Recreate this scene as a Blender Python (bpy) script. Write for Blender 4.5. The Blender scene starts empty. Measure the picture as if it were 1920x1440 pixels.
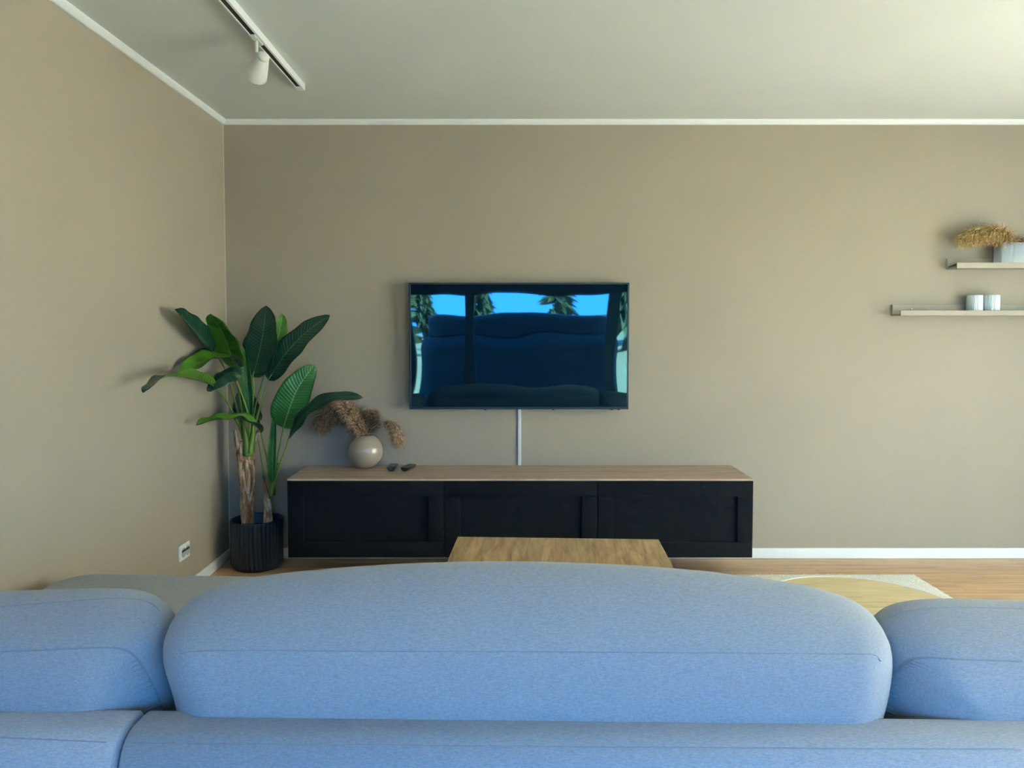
import bpy, bmesh, math, random
from mathutils import Vector, Matrix, noise

random.seed(7)
scene = bpy.context.scene
COL = scene.collection
R = math.radians

# ------------------------------------------------------------------ camera
F_PX, PITCH = 1440.0, R(2.5)
CU, CV = 955.0, 619.0 + F_PX * math.tan(PITCH)
HC = 1.290                       # eye height
D = 4.3025                       # distance to the television wall
H = 2.45                         # ceiling height
XL = -1.585                      # left wall
XR = 3.95                        # right wall (out of frame)
YB = -1.30                       # window wall behind the camera

cam_d = bpy.data.cameras.new('camera')
cam_d.sensor_width = 36.0
cam_d.lens = F_PX / 1920 * 36.0
cam_d.shift_x = (960 - CU) / 1920
cam_d.shift_y = (CV - 720) / 1920
cam_d.clip_start = 0.02
cam = bpy.data.objects.new('camera', cam_d)
COL.objects.link(cam)
cam.location = (0, 0, HC)
cam.rotation_euler = (R(90) - PITCH, 0, 0)
scene.camera = cam

# ------------------------------------------------------------------ light
scene.view_settings.view_transform = 'Standard'
scene.view_settings.look = 'None'
scene.view_settings.gamma = 1.0
scene.view_settings.use_curve_mapping = False
scene.view_settings.exposure = 0.0

SKY_STRENGTH = 20.0
world = bpy.data.worlds.new('sky')
scene.world = world
world.use_nodes = True
wn, wl = world.node_tree.nodes, world.node_tree.links
wn.clear()
w_out = wn.new('ShaderNodeOutputWorld')
w_bg = wn.new('ShaderNodeBackground')
w_tc = wn.new('ShaderNodeTexCoord')
w_sep = wn.new('ShaderNodeSeparateXYZ')
w_rmp = wn.new('ShaderNodeValToRGB')
wl.new(w_tc.outputs['Generated'], w_sep.inputs[0])
wl.new(w_sep.outputs['Z'], w_rmp.inputs[0])
w_rmp.color_ramp.elements[0].position = 0.0
w_rmp.color_ramp.elements[0].color = (0.075, 0.42, 1.0, 1)
w_rmp.color_ramp.elements[1].position = 0.7
w_rmp.color_ramp.elements[1].color = (0.055, 0.35, 1.0, 1)
wl.new(w_rmp.outputs[0], w_bg.inputs['Color'])
w_bg.inputs['Strength'].default_value = SKY_STRENGTH
wl.new(w_bg.outputs[0], w_out.inputs['Surface'])

sun_d = bpy.data.lights.new('sun', 'SUN')
sun_d.energy = 162.0
sun_d.color = (1.0, 0.88, 0.66)
sun_d.angle = R(0.6)
sun = bpy.data.objects.new('sun', sun_d)
COL.objects.link(sun)
SUN_DIR = Vector((0.60, 0.60, 0.50)).normalized()       # towards the sun
sun.rotation_euler = SUN_DIR.to_track_quat('Z', 'Y').to_euler()

WIN_R = dict(y0=0.3, y1=3.4, z0=0.06, z1=2.1)          # right wall opening
WIN_B = dict(x0=-1.35, x1=2.9, z0=0.10, z1=2.15)         # rear wall opening

ZBLIND = 1.675                                          # lower edge of the rear blind


def portal(name, loc, rot, sx, sy):
    l = bpy.data.lights.new(name, 'AREA')
    l.shape = 'RECTANGLE'
    l.size, l.size_y = sx, sy
    l.cycles.is_portal = True
    o = bpy.data.objects.new(name, l)
    COL.objects.link(o)
    o.location = loc
    o.rotation_euler = rot
    return o


portal('portal_side', (XR + 0.10, (WIN_R['y0'] + WIN_R['y1']) / 2, (WIN_R['z0'] + WIN_R['z1']) / 2),
       (0, R(90), 0), WIN_R['z1'] - WIN_R['z0'], WIN_R['y1'] - WIN_R['y0'])
portal('portal_rear', ((WIN_B['x0'] + WIN_B['x1']) / 2, YB - 0.10, (WIN_B['z0'] + WIN_B['z1']) / 2),
       (R(90), 0, 0), WIN_B['x1'] - WIN_B['x0'], WIN_B['z1'] - WIN_B['z0'])


# ------------------------------------------------------------------ pixel helpers (1920 x 1440 frame)
def ray(u, v):
    a, b = (u - CU) / F_PX, -(v - CV) / F_PX
    return Vector((a, b * math.sin(PITCH) + math.cos(PITCH), b * math.cos(PITCH) - math.sin(PITCH)))


def at_y(u, v, y):
    r = ray(u, v)
    return r * (y / r.y) + Vector((0, 0, HC))


def at_z(u, v, z):
    r = ray(u, v)
    return r * ((z - HC) / r.z) + Vector((0, 0, HC))


def at_x(u, v, x):
    r = ray(u, v)
    return r * (x / r.x) + Vector((0, 0, HC))


# ------------------------------------------------------------------ mesh builder
class MB:
    def __init__(self):
        self.v, self.f = [], []

    def add(self, vs, fs):
        b = len(self.v)
        self.v += [tuple(p) for p in vs]
        self.f += [tuple(i + b for i in q) for q in fs]
        return self

    def box(self, x0, x1, y0, y1, z0, z1):
        vs = [(x, y, z) for x in (x0, x1) for y in (y0, y1) for z in (z0, z1)]
        return self.add(vs, [(0, 1, 3, 2), (4, 6, 7, 5), (0, 4, 5, 1), (2, 3, 7, 6), (0, 2, 6, 4), (1, 5, 7, 3)])

    def bbox(self, x0, x1, y0, y1, z0, z1, b=0.003, seg=2):
        bm = bmesh.new()
        bmesh.ops.create_cube(bm, size=1)
        for q in bm.verts:
            q.co = Vector(((x0 + x1) / 2 + q.co.x * (x1 - x0), (y0 + y1) / 2 + q.co.y * (y1 - y0), (z0 + z1) / 2 + q.co.z * (z1 - z0)))
        bmesh.ops.bevel(bm, geom=bm.edges[:], offset=b, segments=seg, profile=0.5, affect='EDGES', clamp_overlap=True)
        bmesh.ops.recalc_face_normals(bm, faces=bm.faces[:])
        bm.verts.index_update()
        self.add([q.co for q in bm.verts], [[q.index for q in fc.verts] for fc in bm.faces])
        bm.free()
        return self

    def tube(self, pts, rad, n=10, cap=True):
        pts = [Vector(p) for p in pts]
        m = len(pts)
        if not hasattr(rad, '__len__'):
            rad = [rad] * m
        t0 = (pts[1] - pts[0]).normalized()
        up = Vector((0, 0, 1)) if abs(t0.z) < 0.9 else Vector((1, 0, 0))
        nx = t0.cross(up).normalized()
        vs = []
        for i in range(m):
            t = (pts[min(i + 1, m - 1)] - pts[max(i - 1, 0)]).normalized()
            nx = (nx - t * nx.dot(t)).normalized()
            ny = t.cross(nx)
            for k in range(n):
                a = 2 * math.pi * k / n
                vs.append(pts[i] + (nx * math.cos(a) + ny * math.sin(a)) * rad[i])
        fs = [(i * n + k, i * n + (k + 1) % n, (i + 1) * n + (k + 1) % n, (i + 1) * n + k) for i in range(m - 1) for k in range(n)]
        if cap:
            fs += [tuple(range(n - 1, -1, -1)), tuple(range((m - 1) * n, m * n))]
        return self.add(vs, fs)

    def lathe(self, prof, n=48, center=(0, 0, 0), rib=None, close=False):
        """prof: (r, z) list; rib(angle, index) gives an extra radius"""
        cx, cy, cz = center
        vs = []
        for i, (r, z) in enumerate(prof):
            for k in range(n):
                a = 2 * math.pi * k / n
                rr = r + (rib(a, i) if rib else 0)
                vs.append((cx + rr * math.cos(a), cy + rr * math.sin(a), cz + z))
        m = len(prof)
        fs = [(i * n + k, i * n + (k + 1) % n, (i + 1) * n + (k + 1) % n, (i + 1) * n + k) for i in range(m - 1) for k in range(n)]
        if close:
            fs += [tuple(range(n - 1, -1, -1)), tuple(range((m - 1) * n, m * n))]
        return self.add(vs, fs)

    def build(self, name, mat, parent=None, smooth=False, auto=None):
        me = bpy.data.meshes.new(name)
        me.from_pydata(self.v, [], self.f)
        me.update()
        if smooth:
            for p in me.polygons:
                p.use_smooth = True
        if auto is not None:
            me.set_sharp_from_angle(angle=R(auto))
        if mat:
            me.materials.append(mat)
        o = bpy.data.objects.new(name, me)
        COL.objects.link(o)
        if parent:
            o.parent = parent
            o.matrix_parent_inverse = parent.matrix_basis.inverted()
        return o


def empty(name, loc, label=None, cat=None, group=None):
    o = bpy.data.objects.new(name, None)
    o.empty_display_size = 0.1
    COL.objects.link(o)
    o.location = loc
    tag(o, label, cat, group)
    return o


def tag(o, label=None, cat=None, group=None, kind=None):
    for k, x in (('label', label), ('category', cat), ('group', group), ('kind', kind)):
        if x:
            o[k] = x
    return o


def struct(o, label=None, cat=None):
    return tag(o, label, cat, kind='structure')


# ------------------------------------------------------------------ materials
def lin(r, g, b):
    return tuple(((c / 255) / 12.92 if c / 255 <= 0.04045 else ((c / 255 + 0.055) / 1.055) ** 2.4) for c in (r, g, b)) + (1,)


class Mat:
    def __init__(self, name, color=(0.5, 0.5, 0.5, 1), rough=0.5, spec=0.5, metal=0.0):
        self.m = bpy.data.materials.new(name)
        self.m.use_nodes = True
        self.n, self.l = self.m.node_tree.nodes, self.m.node_tree.links
        self.b = self.n['Principled BSDF']
        self.b.inputs['Base Color'].default_value = color
        self.b.inputs['Roughness'].default_value = rough
        self.b.inputs['Specular IOR Level'].default_value = spec
        self.b.inputs['Metallic'].default_value = metal
        self.tc = None

    def coords(self, scale=(1, 1, 1), kind='Object', rot=(0, 0, 0)):
        tc = self.n.new('ShaderNodeTexCoord')
        mp = self.n.new('ShaderNodeMapping')
        mp.inputs['Scale'].default_value = scale
        mp.inputs['Rotation'].default_value = rot
        self.l.new(tc.outputs[kind], mp.inputs[0])
        return mp.outputs[0]

    def noise(self, co, scale=5, detail=4, rough=0.55, dist=0.0):
        t = self.n.new('ShaderNodeTexNoise')
        t.inputs['Scale'].default_value = scale
        t.inputs['Detail'].default_value = detail
        t.inputs['Roughness'].default_value = rough
        t.inputs['Distortion'].default_value = dist
        self.l.new(co, t.inputs['Vector'])
        return t.outputs['Fac']

    def wave(self, co, scale=5, dist=2.0, detail=2, dscale=1.0, direction='X', kind='BANDS'):
        t = self.n.new('ShaderNodeTexWave')
        t.wave_type = kind
        if kind == 'BANDS':
            t.bands_direction = direction
        t.inputs['Scale'].default_value = scale
        t.inputs['Distortion'].default_value = dist
        t.inputs['Detail'].default_value = detail
        t.inputs['Detail Scale'].default_value = dscale
        self.l.new(co, t.inputs['Vector'])
        return t.outputs['Fac']

    def ramp(self, fac, stops):
        t = self.n.new('ShaderNodeValToRGB')
        e = t.color_ramp.elements
        e[0].position, e[0].color = stops[0]
        e[1].position, e[1].color = stops[-1]
        for p, c in stops[1:-1]:
            q = e.new(p)
            q.color = c
        self.l.new(fac, t.inputs[0])
        return t.outputs[0]

    def mix(self, fac, a, b, mode='MIX'):
        t = self.n.new('ShaderNodeMix')
        t.data_type = 'RGBA'
        t.blend_type = mode
        for sock, x in ((t.inputs[0], fac), (t.inputs[6], a), (t.inputs[7], b)):
            if isinstance(x, bpy.types.NodeSocket):
                self.l.new(x, sock)
            else:
                sock.default_value = x
        return t.outputs[2]

    def math(self, op, a, b=0.0):
        t = self.n.new('ShaderNodeMath')
        t.operation = op
        for sock, x in ((t.inputs[0], a), (t.inputs[1], b)):
            if isinstance(x, bpy.types.NodeSocket):
                self.l.new(x, sock)
            else:
                sock.default_value = x
        return t.outputs[0]

    def color(self, out):
        self.l.new(out, self.b.inputs['Base Color'])
        return self

    def bump(self, h, strength=0.3, dist=0.01):
        t = self.n.new('ShaderNodeBump')
        t.inputs['Strength'].default_value = strength
        t.inputs['Distance'].default_value = dist
        self.l.new(h, t.inputs['Height'])
        self.l.new(t.outputs[0], self.b.inputs['Normal'])
        return self


def wall_paint(name, c):
    m = Mat(name, c, 0.62, 0.25)
    co = m.coords((1, 1, 1))
    big = m.noise(co, 1.3, 2)
    a = tuple(x * 0.97 for x in c[:3]) + (1,)
    b = tuple(min(1, x * 1.03) for x in c[:3]) + (1,)
    m.color(m.ramp(big, [(0.3, a), (0.7, b)]))
    m.bump(m.noise(m.coords((1, 1, 1)), 260, 3), 0.06, 0.002)
    return m.m


def wood(name, cols, scale=(1, 1, 1), rough=0.45, rings=9.0, stretch=(1.0, 12.0, 12.0), rot=(0, 0, 0), jitter=0.0):
    """cols: dark, mid, light; grain runs along the axis of the smallest stretch"""
    m = Mat(name, cols[1], rough, 0.35)
    co = m.coords(stretch, rot=rot)
    oi = m.n.new('ShaderNodeObjectInfo')
    add = m.n.new('ShaderNodeVectorMath')
    add.operation = 'ADD'
    sc = m.n.new('ShaderNodeVectorMath')
    sc.operation = 'SCALE'
    cmb = m.n.new('ShaderNodeCombineXYZ')
    for k in range(3):
        m.l.new(oi.outputs['Random'], cmb.inputs[k])
    m.l.new(cmb.outputs[0], sc.inputs[0])
    sc.inputs['Scale'].default_value = 37.0
    m.l.new(co, add.inputs[0])
    m.l.new(sc.outputs[0], add.inputs[1])
    co = add.outputs[0]
    g1 = m.noise(co, rings, 5, 0.6, 0.6)
    g2 = m.noise(co, rings * 5, 3, 0.6)
    fac = m.math('ADD', m.math('MULTIPLY', g1, 0.75), m.math('MULTIPLY', g2, 0.25))
    c = m.ramp(fac, [(0.32, cols[0]), (0.5, cols[1]), (0.68, cols[2])])
    if jitter:
        f2 = m.math('MULTIPLY', oi.outputs['Random'], jitter)
        c = m.mix(f2, c, cols[0])
    m.color(c)
    m.bump(g2, 0.08, 0.001)
    return m.m


WALL = wall_paint('wall_paint_greige', (0.320, 0.283, 0.222, 1))
CEIL = wall_paint('ceiling_paint', (0.68, 0.705, 0.66, 1))
WHITE = Mat('white_lacquer', (0.88, 0.89, 0.86, 1), 0.35).m
FLOORW = wood('floor_oak', (lin(158, 122, 88), lin(194, 158, 120), lin(216, 184, 146)), rings=3.0, stretch=(0.7, 14, 14), rough=0.38, jitter=0.25)


def fabric_mat(name, dark, light, scale=420):
    m = Mat(name, light, 0.92, 0.15)
    co = m.coords((1, 1, 1))
    warp = m.noise(m.coords((0.25, 1, 1.6)), scale, 3, 0.6)
    weft = m.noise(m.coords((2.2, 1, 0.5)), scale * 0.8, 2, 0.6)
    f = m.math('ADD', m.math('MULTIPLY', warp, 0.6), m.math('MULTIPLY', weft, 0.4))
    m.color(m.ramp(f, [(0.36, dark), (0.62, light)]))
    m.bump(f, 0.25, 0.0015)
    m.b.inputs['Sheen Weight'].default_value = 0.15
    m.b.inputs['Sheen Roughness'].default_value = 0.5
    return m.m


FABRIC = fabric_mat('sofa_fabric_grey', (0.220, 0.243, 0.275, 1), (0.325, 0.350, 0.388, 1))


def pane_mat():
    m = bpy.data.materials.new('window_glass')
    m.use_nodes = True
    n, l = m.node_tree.nodes, m.node_tree.links
    n.clear()
    out = n.new('ShaderNodeOutputMaterial')
    mx = n.new('ShaderNodeMixShader')
    tr = n.new('ShaderNodeBsdfTransparent')
    gl = n.new('ShaderNodeBsdfGlossy')
    gl.inputs['Roughness'].default_value = 0.02
    tr.inputs['Color'].default_value = (0.95, 0.98, 0.97, 1)
    mx.inputs[0].default_value = 0.06
    l.new(tr.outputs[0], mx.inputs[1])
    l.new(gl.outputs[0], mx.inputs[2])
    l.new(mx.outputs[0], out.inputs['Surface'])
    return m


PANE = pane_mat()

# ------------------------------------------------------------------ room shell
TH = 0.2
wb = MB().box(XL - TH, XR + TH, D, D + TH, -0.15, H + 0.15).build('wall_back', WALL)
struct(wb, 'greige painted wall carrying the television', 'wall')
wlft = MB().box(XL - TH, XL, YB - TH, D, -0.15, H + 0.15).build('wall_left', WALL)
struct(wlft, 'greige painted side wall beside the potted plant', 'wall')
a = WIN_R
wr = MB()
wr.box(XR, XR + TH, YB, a['y0'], 0, H).box(XR, XR + TH, a['y1'], D, 0, H)
wr.box(XR, XR + TH, a['y0'], a['y1'], 0, a['z0']).box(XR, XR + TH, a['y0'], a['y1'], a['z1'], H)
struct(wr.build('wall_right', WALL), 'greige wall with the tall side window', 'wall')
a = WIN_B
wr = MB()
wr.box(XL, a['x0'], YB - TH, YB, 0, H).box(a['x1'], XR + TH, YB - TH, YB, 0, H)
wr.box(a['x0'], a['x1'], YB - TH, YB, 0, a['z0']).box(a['x0'], a['x1'], YB - TH, YB, a['z1'], H)
struct(wr.build('wall_rear', WALL), 'greige wall with the wide window facing the television', 'wall')
ceil = MB().box(XL, XR + TH, YB - TH, D, H, H + 0.15).build('ceiling', CEIL)
struct(ceil, 'plain off-white ceiling', 'ceiling')

# floor slab with boards
fl = MB().box(XL, XR, YB, D, -0.15, -0.014).build('floor', Mat('subfloor', (0.16, 0.11, 0.07, 1), 0.8).m)
struct(fl, 'pale oak plank floor', 'floor')
PW, PL = 0.185, 2.2
row = 0
y = D
while y > YB:
    y0 = max(YB, y - PW)
    off = (0.0, 1.17, 0.55, 1.7)[row % 4]
    x = XL - off
    while x < XR:
        x0, x1 = max(x, XL), min(x + PL, XR)
        if x1 - x0 > 0.02:
            MB().bbox(x0 + 0.0003, x1 - 0.0003, y0 + 0.0003, y - 0.0003, -0.014, 0.0, 0.0008, 1).build('plank', FLOORW, fl)
        x += PL
    y -= PW
    row += 1

# baseboards and ceiling trims
BBH, BBT = 0.058, 0.012
for nm, bx, lb in (('baseboard_back', (XL, XR, D - BBT, D), 'white baseboard along the television wall'),
                   ('baseboard_left', (XL, XL + BBT, YB, D - BBT), 'white baseboard along the wall with the socket'),
                   ('baseboard_right', (XR - BBT, XR, WIN_R['y1'] + 0.05, D - BBT), 'white baseboard beside the tall side window')):
    struct(MB().bbox(*bx, 0.0, BBH, 0.003, 2).build(nm, WHITE), lb, 'baseboard')


def cove(name, p0, p1, inward, label):
    """quarter-round cove strip between wall and ceiling"""
    s = 0.026
    prof = [(0, 0), (0, -s), (0.008, -s), (0.013, -s + 0.003), (s - 0.003, -0.013), (s, -0.008), (s, 0)]
    m = MB()
    vs = []
    for P in (p0, p1):
        for q, z in prof:
            vs.append(Vector(P) + Vector(inward) * q + Vector((0, 0, z)))
    n = len(prof)
    fs = [(i, (i + 1) % n, n + (i + 1) % n, n + i) for i in range(n)] + [tuple(range(n - 1, -1, -1)), tuple(range(n, 2 * n))]
    m.add(vs, fs)
    return struct(m.build(name, WHITE), label, 'trim')


cove('trim_1', (XL, YB, H), (XL, D, H), (1, 0, 0), 'white ceiling strip above the wall with the socket')
cove('trim_2', (XL, D, H), (XR, D, H), (0, -1, 0), 'white ceiling strip above the television wall')
highlight_strip = MB().box(XL, XL + 0.0035, D - 0.0035, D, BBH, H - 0.026).build('corner_highlight', Mat('corner_highlight_paint', (0.52, 0.49, 0.42, 1), 0.6).m)  # pale strip painting in the highlight along the wall corner
struct(highlight_strip, 'thin pale strip painted as the highlight in the corner between the walls', 'trim')

# ------------------------------------------------------------------ windows (behind and beside the camera)
def window(name, axis, fixed, a0, a1, z0, z1, cuts, label, mw=0.06, WHITE=WHITE):
    """frame bars, mullions and panes set into a wall opening"""
    root = empty(name, (fixed if axis == 'y' else (a0 + a1) / 2, (a0 + a1) / 2 if axis == 'y' else fixed, z0))
    struct(root, label, 'window')
    fw, fd = 0.055, 0.07

    def bx(p0, p1, q0, q1, d0, d1, b=0.003):
        if axis == 'y':
            return MB().bbox(fixed + d0, fixed + d1, p0, p1, q0, q1, b, 1)
        return MB().bbox(p0, p1, fixed + d0, fixed + d1, q0, q1, b, 1)
    for p in ((a0, a1, z0, z0 + fw), (a0, a1, z1 - fw, z1), (a0, a0 + fw, z0 + fw, z1 - fw), (a1 - fw, a1, z0 + fw, z1 - fw)):
        bx(*p, -fd / 2, fd / 2).build('window_frame', WHITE, root)
    st = [a0 + fw - mw / 2] + list(cuts) + [a1 - fw + mw / 2]
    for k in range(len(st) - 1):
        s, w = st[k], st[k + 1] - st[k]
        if k:
            bx(s - mw / 2, s + mw / 2, z0 + fw, z1 - fw, -fd / 2, fd / 2).build('mullion', WHITE, root)
        m = MB()
        if axis == 'y':
            m.box(fixed - 0.003, fixed + 0.003, s + mw / 2, s + w - mw / 2, z0 + fw, z1 - fw)
        else:
            m.box(s + mw / 2, s + w - mw / 2, fixed - 0.003, fixed + 0.003, z0 + fw, z1 - fw)
        m.build('pane', PANE, root)
    return root


w1 = window('window_1', 'x', YB - 0.14, WIN_B['x0'], WIN_B['x1'], WIN_B['z0'], WIN_B['z1'], (-0.52, 1.35), 'wide dark framed window mirrored in the television', 0.17, Mat('dark_window_frame', (0.03, 0.05, 0.055, 1), 0.5).m)
BLIND = Mat('dark_blind_fabric', (0.025, 0.026, 0.028, 1), 0.8).m
bl_ = MB().box(WIN_B['x0'] + 0.01, WIN_B['x1'] - 0.01, YB - 0.062, YB - 0.060, ZBLIND, WIN_B['z1'] - 0.07).build('roller_blind', BLIND, w1)
MB().tube([(WIN_B['x0'] + 0.005, YB - 0.06, WIN_B['z1'] - 0.045), (WIN_B['x1'] - 0.005, YB - 0.06, WIN_B['z1'] - 0.045)], 0.032, 16).build('blind_roller', BLIND, w1, True, 40)
MB().bbox(WIN_B['x0'] + 0.01, WIN_B['x1'] - 0.01, YB - 0.068, YB - 0.054, ZBLIND - 0.02, ZBLIND - 0.0003, 0.003, 2).build('blind_bottom_bar', BLIND, w1)
window('window_2', 'y', XR + 0.14, WIN_R['y0'], WIN_R['y1'], WIN_R['z0'], WIN_R['z1'], (1.7,), 'tall white framed window lighting the room from the side')

# added curtain, unseen, spreading the sun as warm soft light through the side window
cm = bpy.data.materials.new('diffuser_cloth')
cm.use_nodes = True
cn, cl = cm.node_tree.nodes, cm.node_tree.links
cn.clear()
c_out, c_mix = cn.new('ShaderNodeOutputMaterial'), cn.new('ShaderNodeMixShader')
c_tl, c_df = cn.new('ShaderNodeBsdfTranslucent'), cn.new('ShaderNodeBsdfDiffuse')
c_tl.inputs['Color'].default_value = (0.90, 0.88, 0.80, 1)
c_df.inputs['Color'].default_value = (0.85, 0.83, 0.77, 1)
c_mix.inputs[0].default_value = 0.40
cl.new(c_tl.outputs[0], c_mix.inputs[1])
cl.new(c_df.outputs[0], c_mix.inputs[2])
cl.new(c_mix.outputs[0], c_out.inputs['Surface'])
cy0, cy1, cz0, cz1 = WIN_R['y0'] - 0.12, WIN_R['y1'] + 0.12, 0.03, 2.22
nseg = 260
vs, fs = [], []
for i in range(nseg + 1):
    t = i / nseg
    for z in (cz0, cz1):
        vs.append((XR - 0.075 + 0.022 * math.sin(t * 2 * math.pi * 26) + 0.006 * math.sin(t * 61), cy0 + (cy1 - cy0) * t, z))
for i in range(nseg):
    fs.append((2 * i, 2 * i + 1, 2 * i + 3, 2 * i + 2))
cur = empty('diffuser_curtain', (XR - 0.075, (cy0 + cy1) / 2, cz0), 'pale sheer curtain, added unseen to soften and warm the light from the tall side window', 'curtain')
MB().add(vs, fs).build('diffuser_sheet', cm, cur, True)
MB().tube([(XR - 0.075, cy0 - 0.1, cz1 + 0.012), (XR - 0.075, cy1 + 0.1, cz1 + 0.012)], 0.012, 12).build('curtain_rod', WHITE, cur, True, 40)
for yy in (cy0 + 0.1, cy1 - 0.1):
    MB().bbox(XR - 0.075, XR - 0.001, yy - 0.008, yy + 0.008, cz1 + 0.025, cz1 + 0.04, 0.002, 1).build('rod_bracket', WHITE, cur)

# ------------------------------------------------------------------ sofa
FAB = FABRIC
STITCH = fabric_mat('sofa_seam_thread', (0.190, 0.212, 0.24, 1), (0.28, 0.305, 0.34, 1), 600)
sofa = empty('corner_sofa', (0.0, 1.95, 0.0), 'long grey fabric corner sofa with loose back cushions and a chaise', 'sofa')


def rounded_slab(poly, z0, z1, r, n=6):
    """slab with a rounded top edge; poly is an inset outline already (list of xy, counter-clockwise)"""
    rings = []
    c = Vector((sum(p[0] for p in poly) / len(poly), sum(p[1] for p in poly) / len(poly)))

    def inset(d):
        out = []
        m = len(poly)
        for i in range(m):
            p0, p1, p2 = Vector(poly[i - 1]), Vector(poly[i]), Vector(poly[(i + 1) % m])
            t = ((p1 - p0).normalized() + (p2 - p1).normalized()).normalized()
            nrm = Vector((-t.y, t.x))
            out.append(p1 + nrm * d)
        return out
    prof = [(0, z0)]
    prof += [(r * (1 - math.cos(R(a))), z1 - r + r * math.sin(R(a))) for a in [i * 90 / n for i in range(n + 1)]]
    vs, fs = [], []
    m = len(poly)
    for d, z in prof:
        vs += [(p.x, p.y, z) for p in inset(d)]
    k = len(prof)
    for i in range(k - 1):
        for j in range(m):
            fs.append((i * m + j, i * m + (j + 1) % m, (i + 1) * m + (j + 1) % m, (i + 1) * m + j))
    fs.append(tuple(range((k - 1) * m, k * m)))
    fs.append(tuple(range(m - 1, -1, -1)))
    return MB().add(vs, fs)


def round_rect(x0, x1, y0, y1, r, n=8):
    out = []
    rs = r if hasattr(r, '__len__') else [r] * 4
    for (cx, cy, sx, sy, a0), rr in zip(((x1, y0, -1, 1, -90), (x1, y1, -1, -1, 0), (x0, y1, 1, -1, 90), (x0, y0, 1, 1, 180)), rs):
        for i in range(n + 1):
            a = R(a0 + 90 * i / n)
            out.append((cx + sx * rr + rr * math.cos(a), cy + sy * rr + rr * math.sin(a)))
    return out


def pillow(xz, med, y0, t, rr, lean=None, nring=16, crown=0.012, puff=0.25):
    """closed cushion; xz = outline (x, z) points, med = (xa, xb, z) medial segment, thickness +-t, edge radius rr"""
    m = len(xz)
    xa, xb, zm = med
    base = []
    for x, z in xz:
        cx = min(max(x, xa), xb)
        base.append((Vector((cx, zm)), Vector((x, z))))
    fr = [1 - (1 - i / nring) ** 1.7 for i in range(1, nring + 1)]
    vs, fs = [], []
    for side in (-1, 1):
        for q in fr:
            for c, p in base:
                pt = c.lerp(p, q)
                L = (p - c).length
                d = (1 - q) * L
                h = math.sqrt(max(0.0, 1 - (1 - min(d / rr, 1)) ** 2))
                yy = side * (t * h + crown * (1 - q * q))
                vs.append([pt.x, y0 + yy, pt.y])
    for k in range(2):
        o = k * nring * m
        for i in range(nring - 1):
            for j in range(m):
                q = (o + i * m + j, o + i * m + (j + 1) % m, o + (i + 1) * m + (j + 1) % m, o + (i + 1) * m + j)
                fs.append(q if k else q[::-1])
    # close the middle with centre strips: quads between mirrored points of the first ring
    for k in range(2):
        o = k * nring * m
        ring = tuple(range(o, o + m))
        fs.append(ring[::-1] if k else ring)
    if lean:
        for p in vs:
            p[1] += lean(p[0], p[2])
    # weld outer rings of both sides (same place)
    mb = MB().add(vs, fs)
    bm = bmesh.new()
    vv = [bm.verts.new(p) for p in mb.v]
    for q in mb.f:
        bm.faces.new([vv[i] for i in q])
    bmesh.ops.remove_doubles(bm, verts=bm.verts[:], dist=0.0004)
    bmesh.ops.recalc_face_normals(bm, faces=bm.faces[:])
    bm.verts.index_update()
    out = MB().add([p.co for p in bm.verts], [[p.index for p in fc.verts] for fc in bm.faces])
    bm.free()
    return out


def resample(pts, n, closed=True):
    """Catmull-Rom through the points, resampled evenly"""
    P = [Vector(p) for p in pts]
    m = len(P)
    dense = []
    segs = m if closed else m - 1
    for i in range(segs):
        g = (lambda k: P[k % m]) if closed else (lambda k: P[min(max(k, 0), m - 1)])
        p0, p1, p2, p3 = g(i - 1), g(i), g(i + 1), g(i + 2)
        for k in range(24):
            t = k / 24
            dense.append(0.5 * ((2 * p1) + (p2 - p0) * t + (2 * p0 - 5 * p1 + 4 * p2 - p3) * t * t + (3 * p1 - p0 - 3 * p2 + p3) * t ** 3))
    dense.append(P[0] if closed else P[-1])
    ln = [0]
    for i in range(1, len(dense)):
        ln.append(ln[-1] + (dense[i] - dense[i - 1]).length)
    out, j = [], 0
    cnt = n if closed else n - 1
    for i in range(n):
        s = ln[-1] * i / cnt
        while j < len(ln) - 2 and ln[j + 1] < s:
            j += 1
        f = (s - ln[j]) / max(1e-9, ln[j + 1] - ln[j])
        out.append(dense[j].lerp(dense[j + 1], min(f, 1)))
    return out


YC = 1.63                                   # mid plane of the back cushions
ZSEAM = at_y(1000, 1222, YC - 0.11).z       # height of the seam across the cushion backs


YAW = 0.022                                 # the sofa stands very slightly askew
SX0, SXM, SX1 = -1.53, -0.735, 1.55


def lean(x, z):
    k = max(0.0, z - ZSEAM)
    return 0.55 * k + 0.9 * k * k - YAW * (x - SXM)


def out_xz(px, y):
    """outline pixels -> (x, z) on the leaning mid plane"""
    res = []
    for u, v in px:
        yy = y
        for _ in range(6):
            p = at_y(u, v, yy)
            yy = y + lean(p.x, p.z)
        res.append((p.x, p.z))
    return res


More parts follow.
